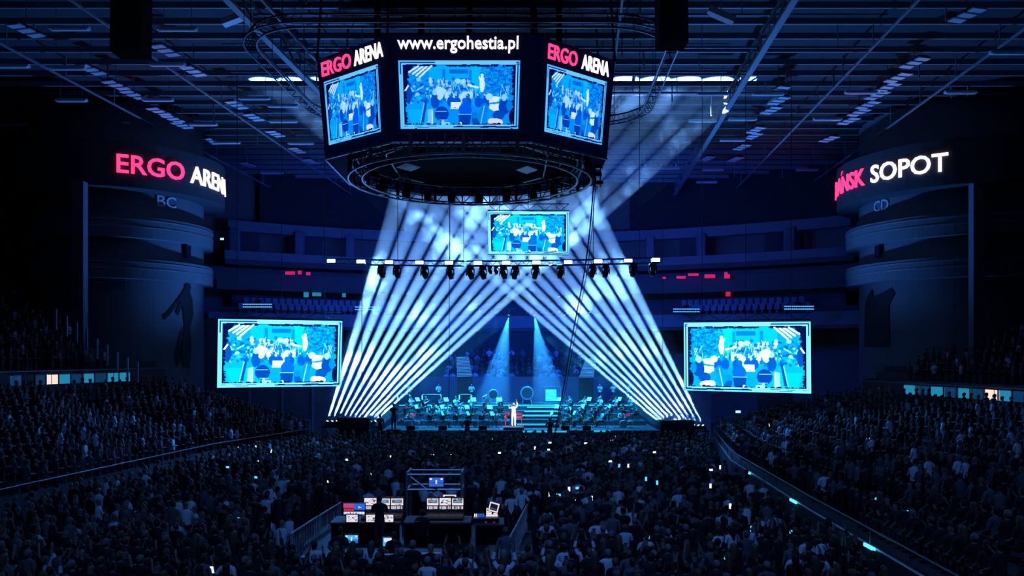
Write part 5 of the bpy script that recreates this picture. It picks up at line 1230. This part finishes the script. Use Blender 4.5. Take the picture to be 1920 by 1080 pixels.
def music_stand(p, rz, label, g):
    t = thing('music_stand', label, 'music stand', p, rz, g)
    MB().tube([(0, 0, 0), (0, 0, 1.0)], .015, 5).build('pole', 'black', t)
    for k in range(3): a = 2.1 * k; MB().tube([(0, 0, .2), (.25 * math.cos(a), .25 * math.sin(a), 0.01)], .01, 4).build('leg', 'black', t)
    MB().hexa([(-.26, -.05, .95), (.26, -.05, .95), (.26, -.03, .95), (-.26, -.03, .95), (-.26, .09, 1.28), (.26, .09, 1.28), (.26, .11, 1.28), (-.26, .11, 1.28)]).build('desk_plate', 'black', t)
    MB().hexa([(-.23, -.065, .98), (.23, -.065, .98), (.23, -.055, .98), (-.23, -.055, .98), (-.23, .068, 1.27), (.23, .068, 1.27), (.23, .078, 1.27), (-.23, .078, 1.27)]).build('sheet', 'paper', t)
    return t
chair_me = None
def orch_chair(p, rz, label):
    global chair_me
    if chair_me is None:
        b = MB(); b.box((0, 0, .45), (.42, .42, .05)); b.box((0, -.22, .72), (.4, .03, .4))
        for sx in (-.18, .18):
            for sy in (-.18, .18): b.box((sx, sy, .22), (.025, .025, .44))
        chair_me = b.mesh('orchestra_chair', 'black')
    return tag(link('orchestra_chair', chair_me, None, p, (0, 0, rz)), label, 'chair')
rows = [('front', 61.0, DECK, [(-6.2, -1.2, 6), (4.3, 6.9, 4)]), ('second', 63.3, DECK + .35, [(-8.3, -.9, 8), (4.5, 9.8, 6)]), ('third', 65.5, DECK + .8, [(-8.3, -.9, 7), (4.7, 9.8, 5)])]
for rn, yy, z, spans in rows:
    for si, (x0, x1, n) in enumerate(spans):
        sd = 'left' if si == 0 else 'right'
        for i in range(n):
            x = lerp(x0, x1, i / (n - 1)); loc = (x, yy, z); f = face_to(loc, COND); where = '%s row %s of conductor, %s from left' % (rn, sd, nth(i))
            kind = 'violin' if rn != 'third' and sd == 'left' else 'cello' if sd == 'right' and rn == 'front' else 'viola' if sd == 'right' and rn == 'second' else 'wind'
            key = ('play', 'out', True) if kind in ('violin', 'viola') else ('clap', 'lap', True) if kind == 'cello' else ('play', 'play', True)
            person(loc, f, key, random.choice([('short', 'hair'), ('long', 'hair'), ('long', 'fair'), ('bun', 'hair'), ('short', 'greyh')]), random.choice([(.03, .03, .04), (.04, .04, .05), (.5, .5, .52)]), 'seated musician in the ' + where, 'orchestra musicians')
            orch_chair(loc, f, 'black chair of the musician in ' + where)
            d = Vector((-math.sin(f), math.cos(f), 0)); s = Vector((d.y, -d.x, 0))
            if kind in ('violin', 'viola'): violin(Vector(loc) + d * .24 - s * .16 + Vector((0, 0, 1.02)), f + .5, 'violin of the player in the ' + where)
            elif kind == 'cello': cello(Vector(loc) + d * .62, f + math.pi, 'cello of the player in the ' + where)
            else:
                t = thing('trumpet' if i % 2 else 'horn', 'brass instrument of the player in the ' + where, 'brass instrument', Vector(loc) + d * .36 + Vector((0, 0, 1.08)), f)
                MB().lathe([(.012, -.25), (.014, .15), (.03, .25), (.07, .32)], (0, .1, 0), 'Y', 10).build('bell', 'brass', t); MB().tube([(.03 * math.cos(a), .05 + .08 * math.sin(a), -.05) for a in np.linspace(0, 6.28, 10)], .012, 5).build('tubing', 'brass', t)
            if i % 2 == 0: music_stand(Vector(loc) + d * (1.05 if kind != 'cello' else 1.25) + s * .3, f + math.pi, 'music stand before the ' + where, 'orchestra music stands')
# players standing at the rear and rhythm section
for i, (px, lab, key) in enumerate(((822, 'left', ('clap', 'clap', False)), (884, 'middle', ('clap', 'clap', False)), (768, 'far left', ('clap', 'clap', False)), (1125, 'right', ('play', 'play', False)), (1150, 'far right', ('play', 'play', False)), (1178, 'rightmost', ('play', 'play', False)))):
    loc = ((px - CX) * 67.8 / F, 67.8, DECK + 1.35); person(loc, face_to(loc, COND), key, ('short', 'hair'), (.3, .32, .35), 'musician standing on the rear riser, %s of the row' % lab, 'rear musicians')
def drum_kit(label, p, rz, red):
    t = thing('drum_kit', label, 'drum kit', p, rz)
    MB().lathe([(.28, -.2), (.29, -.19), (.29, .19), (.28, .2)], (0, 0, .3), 'Y', 20).build('bass_drum', 'drum', t)
    for x, y, z, r, nm in ((-.25, .05, .72, .15, 'tom'), (.22, .05, .72, .16, 'tom'), (-.55, .3, .55, .18, 'snare_drum'), (.6, .3, .4, .22, 'floor_tom')):
        MB().lathe([(r, -.11), (r + .01, -.1), (r + .01, .1), (r, .11)], (x, y, z), n=16).build(nm, 'drum', t); MB().tube([(x, y, 0), (x, y, z - .1)], .015, 4).build('drum_stand', 'alu', t)
    for x, y, z in ((-.75, .0, 1.1), (.75, 0, 1.15), (.25, -.2, 1.35)):
        MB().lathe([(.24, -.005), (.06, .02), (.02, .035)], (x, y, z), n=16).build('cymbal', 'brass', t); MB().tube([(x, y, 0), (x, y, z)], .014, 4).build('cymbal_stand', 'alu', t)
    if red: MB().box((.35, -.1, 1.0), (.3, .12, .12)).build('red_pad', 'redlamp', t)
    return t
drum_kit('drum kit with cymbals at the left front corner of the stage', (-7.8, 60.4, DECK), 0, True); drum_kit('drum kit with a red-lit pad at the right front of the stage', (8.4, 60.5, DECK), 0, True)
person((-7.8, 61.3, DECK), math.pi, ('clap', 'play', True), ('short', 'hair'), (.3, .3, .32), 'drummer seated behind the left drum kit', 'drummers'); person((8.4, 61.4, DECK), math.pi, ('clap', 'play', True), ('short', 'hair'), (.3, .3, .32), 'drummer seated behind the right drum kit', 'drummers')
for x in (-7.8, 8.4): tag(MB().lathe([(.16, 0), (.17, .4), (.19, .42), (.19, .48)], (x, 61.25 + (.1 if x > 0 else 0), DECK), n=14).build('drum_stool', 'black'), 'round stool behind the %s drum kit' % ('left' if x < 0 else 'right'), 'stool')
def big_drum(label, px, r, tilt):
    x = (px - CX) * 68.4 / F; t = thing('concert_drum', label, 'drum', (x, 68.4, DECK + 1.35)); q = Matrix.Rotation(R(tilt), 3, 'Y') @ Matrix.Rotation(R(90), 3, 'X')
    MB().lathe([(r, -.25), (r + .02, -.24), (r + .02, .24), (r, .25)], (0, 0, r + .35), n=24, rot=q).build('shell', 'drum', t); MB().lathe([(r * .86, .245), (r * .86, .256)], (0, 0, r + .35), n=24, rot=q).build('drum_head', 'suit', t); MB().lathe([(r * .86, -.256), (r * .86, -.245)], (0, 0, r + .35), n=24, rot=q).build('drum_head', 'suit', t)
    for s in (-1, 1): MB().tube([(s * r * .7, -.3, 0), (s * r * .5, 0, r + .2)], .03, 5).build('stand', 'alu', t)
big_drum('round pale concert drum on the rear riser left of the conductor', 925, .42, 20); big_drum('large tilted concert drum on the rear riser right of the conductor', 988, .55, 40)
# keyboard desks
for i, (px, yy, w) in enumerate(((810, 66.9, 1.7), (758, 67.1, 1.1), (873, 67.0, 1.1))):
    x = (px - CX) * yy / F; t = thing('keyboard_desk', 'dark keyboard desk with small lamps on the rear riser, %s' % ('under the cyan board', 'far left', 'between the standing players')[i], 'keyboard', (x, yy, DECK + 1.35))
    MB().box((0, 0, .80), (w, .5, .1)).build('keyboard_body', 'black', t); MB().box((0, -.2, .855), (w * .9, .16, .02)).build('keys', 'paper', t)
    for s in (-1, 1): MB().box((s * w * .4, 0, .375), (.06, .4, .75)).build('leg', 'black', t); MB().box((s * w * .46, -.28, .62), (.09, .04, .36)).build('side_lamp', 'cyanlamp', t)
p = P(814, 768, 65.9); t = thing('cyan_light_board', 'flat cyan-lit board before the left rear riser', 'board', p)
MB().box((0, 0, 0), (1.25, .08, .75)).build('panel', 'nose', t); MB().box((0, .06, -.75), (1.3, .06, .9)).build('stand', 'black', t)
p = P(1033, 741, 68.9); t = thing('picture_screen', 'small upright cyan screen in a thin frame on the rear riser', 'screen', p)
MB().box((0, .06, 0), (1.0, .06, 1.05)).build('backing', 'black', t); MB().box((0, 0, 0), (.95, .04, 1.0)).build('screen', 'nose', t)
b = MB()
for (x, z, w, h) in ((-.1, .3, .6, .06), (.15, .05, .5, .05), (-.2, -.2, .4, .07), (.2, -.35, .35, .06)): b.box((x, -.03, z), (w, .02, h), .0)
b.build('picture_band', 'cyanlamp', t)
fr = MB(); fr.beam((-.85, .1, -1.2), (-.85, .1, .72), .05, .05); fr.beam((.85, .1, -1.2), (.85, .1, .72), .05, .05); fr.beam((-.85, .1, .72), (.85, .1, .72), .06, .06); fr.build('frame', 'alu', t)
# speaker boxes and monitors at the stage edge, camera platforms
for x0, x1, y0, yb, lab in ((632, 692, 784, 57.4, 'left'), (1240, 1302, 789, 57.4, 'right')):
    a, c = P(x0, y0, yb), P(x1, y0, yb); t = thing('subwoofer_stack', 'black subwoofer stack on the floor before the %s beam lights' % lab, 'loudspeaker', ((a.x + c.x) / 2, yb + .4, 0))
    for k in range(3): MB().box((0, 0, a.z / 3 * (k + .5)), (c.x - a.x, .8, a.z / 3 - .01)).build('speaker_cabinet', 'box', t); MB().box((0, -.41, a.z / 3 * (k + .5)), (c.x - a.x - .12, .02, a.z / 3 - .12)).build('speaker_grille', 'grille', t)
for s, xs, lab in ((-1, (614, 704), 'left'), (1, (1242, 1318), 'right')):
    a, c = P(xs[0] - 10, 800, BY), P(xs[1] + 10, 800, BY); t = thing('lamp_platform', 'black platform carrying the %s fan of beam lights' % lab, 'platform')
    zt = fan_pt(xs[0], 789 if s < 0 else 797).z - .36; MB().box(((a.x + c.x) / 2, BY + .1, zt - .06), (c.x - a.x, 1.0, .12)).build('deck', 'black', t)
    for x in (a.x + .1, c.x - .1):
        for yy in (BY - .3, BY + .5): MB().box((x, yy, (zt - .12) / 2), (.08, .08, zt - .12)).build('leg', 'black', t)
for px, yy, zz, lab, key in ((713, 57.4, 1.0, 'dark figure standing before the stage beside the left beam lights', ('phone', 'down', False)), (738, 57.6, 1.75, 'dark camera operator standing high at the left end of the stage', ('phone', 'phone', False)),
                        (876, 57.3, .85, 'dark photographer standing before the stage left of the conductor', ('phone', 'phone', False)), (1031, 57.2, .75, 'dark photographer standing before the stage right of the conductor', ('phone', 'phone', False))):
    x = (px - CX) * yy / F; tag(MB().box((x, yy, zz / 2), (.9, .8, zz)).build('camera_platform', 'black'), 'black platform under the ' + ' '.join(lab.split()[:11]), 'platform')
    person((x, yy, zz), random.uniform(-.4, .4), key, ('short', 'hair'), (.01, .01, .012), lab, 'dark figures before the stage', 1.05)
for i, px in enumerate((770, 830, 905, 1060, 1100)):
    x = (px - CX) * 58.9 / F; t = thing('stage_monitor', 'black wedge speaker on the stage front edge, %s from the left' % nth(i), 'loudspeaker', (x, 58.95, DECK), 0, 'wedge speakers')
    MB().poly([(-.3, -.2, 0), (.3, -.2, 0), (.3, .2, 0), (-.3, .2, 0), (-.3, -.2, .32), (.3, -.2, .32), (.3, .1, .3), (-.3, .1, .3)], [(3, 2, 1, 0), (4, 5, 6, 7), (0, 1, 5, 4), (1, 2, 6, 5), (2, 3, 7, 6), (3, 0, 4, 7)]).build('cabinet', 'box', t); MB().box((0, .17, .15), (.5, .02, .22)).build('grille', 'grille', t)
# microphone stands
for i, (px, yy, h) in enumerate(((795, 60.2, 1.9), (860, 60.3, 1.8), (1085, 60.2, 2.0), (1120, 62.0, 2.2), (1140, 60.1, 2.1), (905, 62.2, 2.3), (1065, 62.2, 2.0))):
    x = (px - CX) * yy / F; z = DECK if yy < 62.4 and not (yy > 62 and False) else DECK
    t = thing('microphone_stand', 'tall thin microphone stand among the players, %s from the left' % nth([0, 1, 4, 5, 6, 2, 3][i]), 'microphone stand', (x, yy, z)); MB().tube([(0, 0, .02), (0, 0, h)], .018, 5).build('pole', 'alu', t); MB().lathe([(.16, 0), (.16, .025)], n=12).build('base', 'black', t)
    MB().tube([(0, 0, h - .05), (.35, .3, h + .15)], .012, 4).build('boom', 'alu', t); MB().lathe([(.02, -.06), (.03, 0), (.02, .05)], (.35, .3, h + .15), n=8).build('microphone', 'black', t)

# ------------------------------------------------------------------ hanging cables
def cable(label, pts, r=.03):
    q = []
    for i in range(25):
        s = i / 24 * (len(pts) - 1); k = min(int(s), len(pts) - 2); t_ = s - k; p0, p1, p2, p3 = [Vector(pts[max(0, min(len(pts) - 1, k + d))]) for d in (-1, 0, 1, 2)]
        q.append(.5 * ((2 * p1) + (p2 - p0) * t_ + (2 * p0 - 5 * p1 + 4 * p2 - p3) * t_ * t_ + (3 * p1 - p0 - 3 * p2 + p3) * t_ ** 3))
    return tag(MB().tube(q, r, 6).build('hanging_cable', 'rub'), label, 'cable')
cable('thick black cable curving from the ring truss down to the crowd, left one of two', [P(1114, 330, 41.5), P(1106, 430, 43), P(1094, 520, 44.5), P(1073, 630, 46), P(1056, 730, 47.5), P(1040, 812, 48.5), PZ(1033, 838, 1.4)], .035)
cable('thin black cable close beside the thick one, right one of two', [P(1118, 330, 41.7), P(1110, 430, 43.2), P(1099, 520, 44.7), P(1078, 630, 46.2), P(1060, 730, 47.7), P(1042, 812, 48.7), PZ(1037, 838, 1.4)], .02)
for px, y0, y1, Y, lab in ((843, 372, 744, 46, 'thin cable hanging straight from the ring truss past the left beams'), (870, 366, 494, 47.3, 'short thin cable hanging from the ring truss above the light truss'), (679, 330, 790, 50, 'thin cable hanging through the left fan of beams'), (1243, 330, 790, 50, 'thin cable hanging through the right fan of beams')):
    tag(MB().tube([P(px, y0, Y), P(px - 1, y1, Y)], .018, 5).build('hanging_cable', 'rub'), lab, 'cable')
# scoreboard trunk of cables at the right lower corner
p0 = P(1120, 292, 41); t = MB()
for k in range(4): t.box(p0 + Vector((.05 * (k % 2), 0, -.15 - k * .42)), (.42, .4, .2))
t.beam(p0 + Vector((-.15, 0, .1)), p0 + Vector((-.15, 0, -1.6)), .1, .1); t.beam(p0 + Vector((.15, 0, .1)), p0 + Vector((.15, 0, -1.6)), .06, .06)
tag(t.build('hanging_cable_duct', 'dtruss'), 'black stepped cable trunk hanging at the lower right corner of the scoreboard', 'cable trunk')
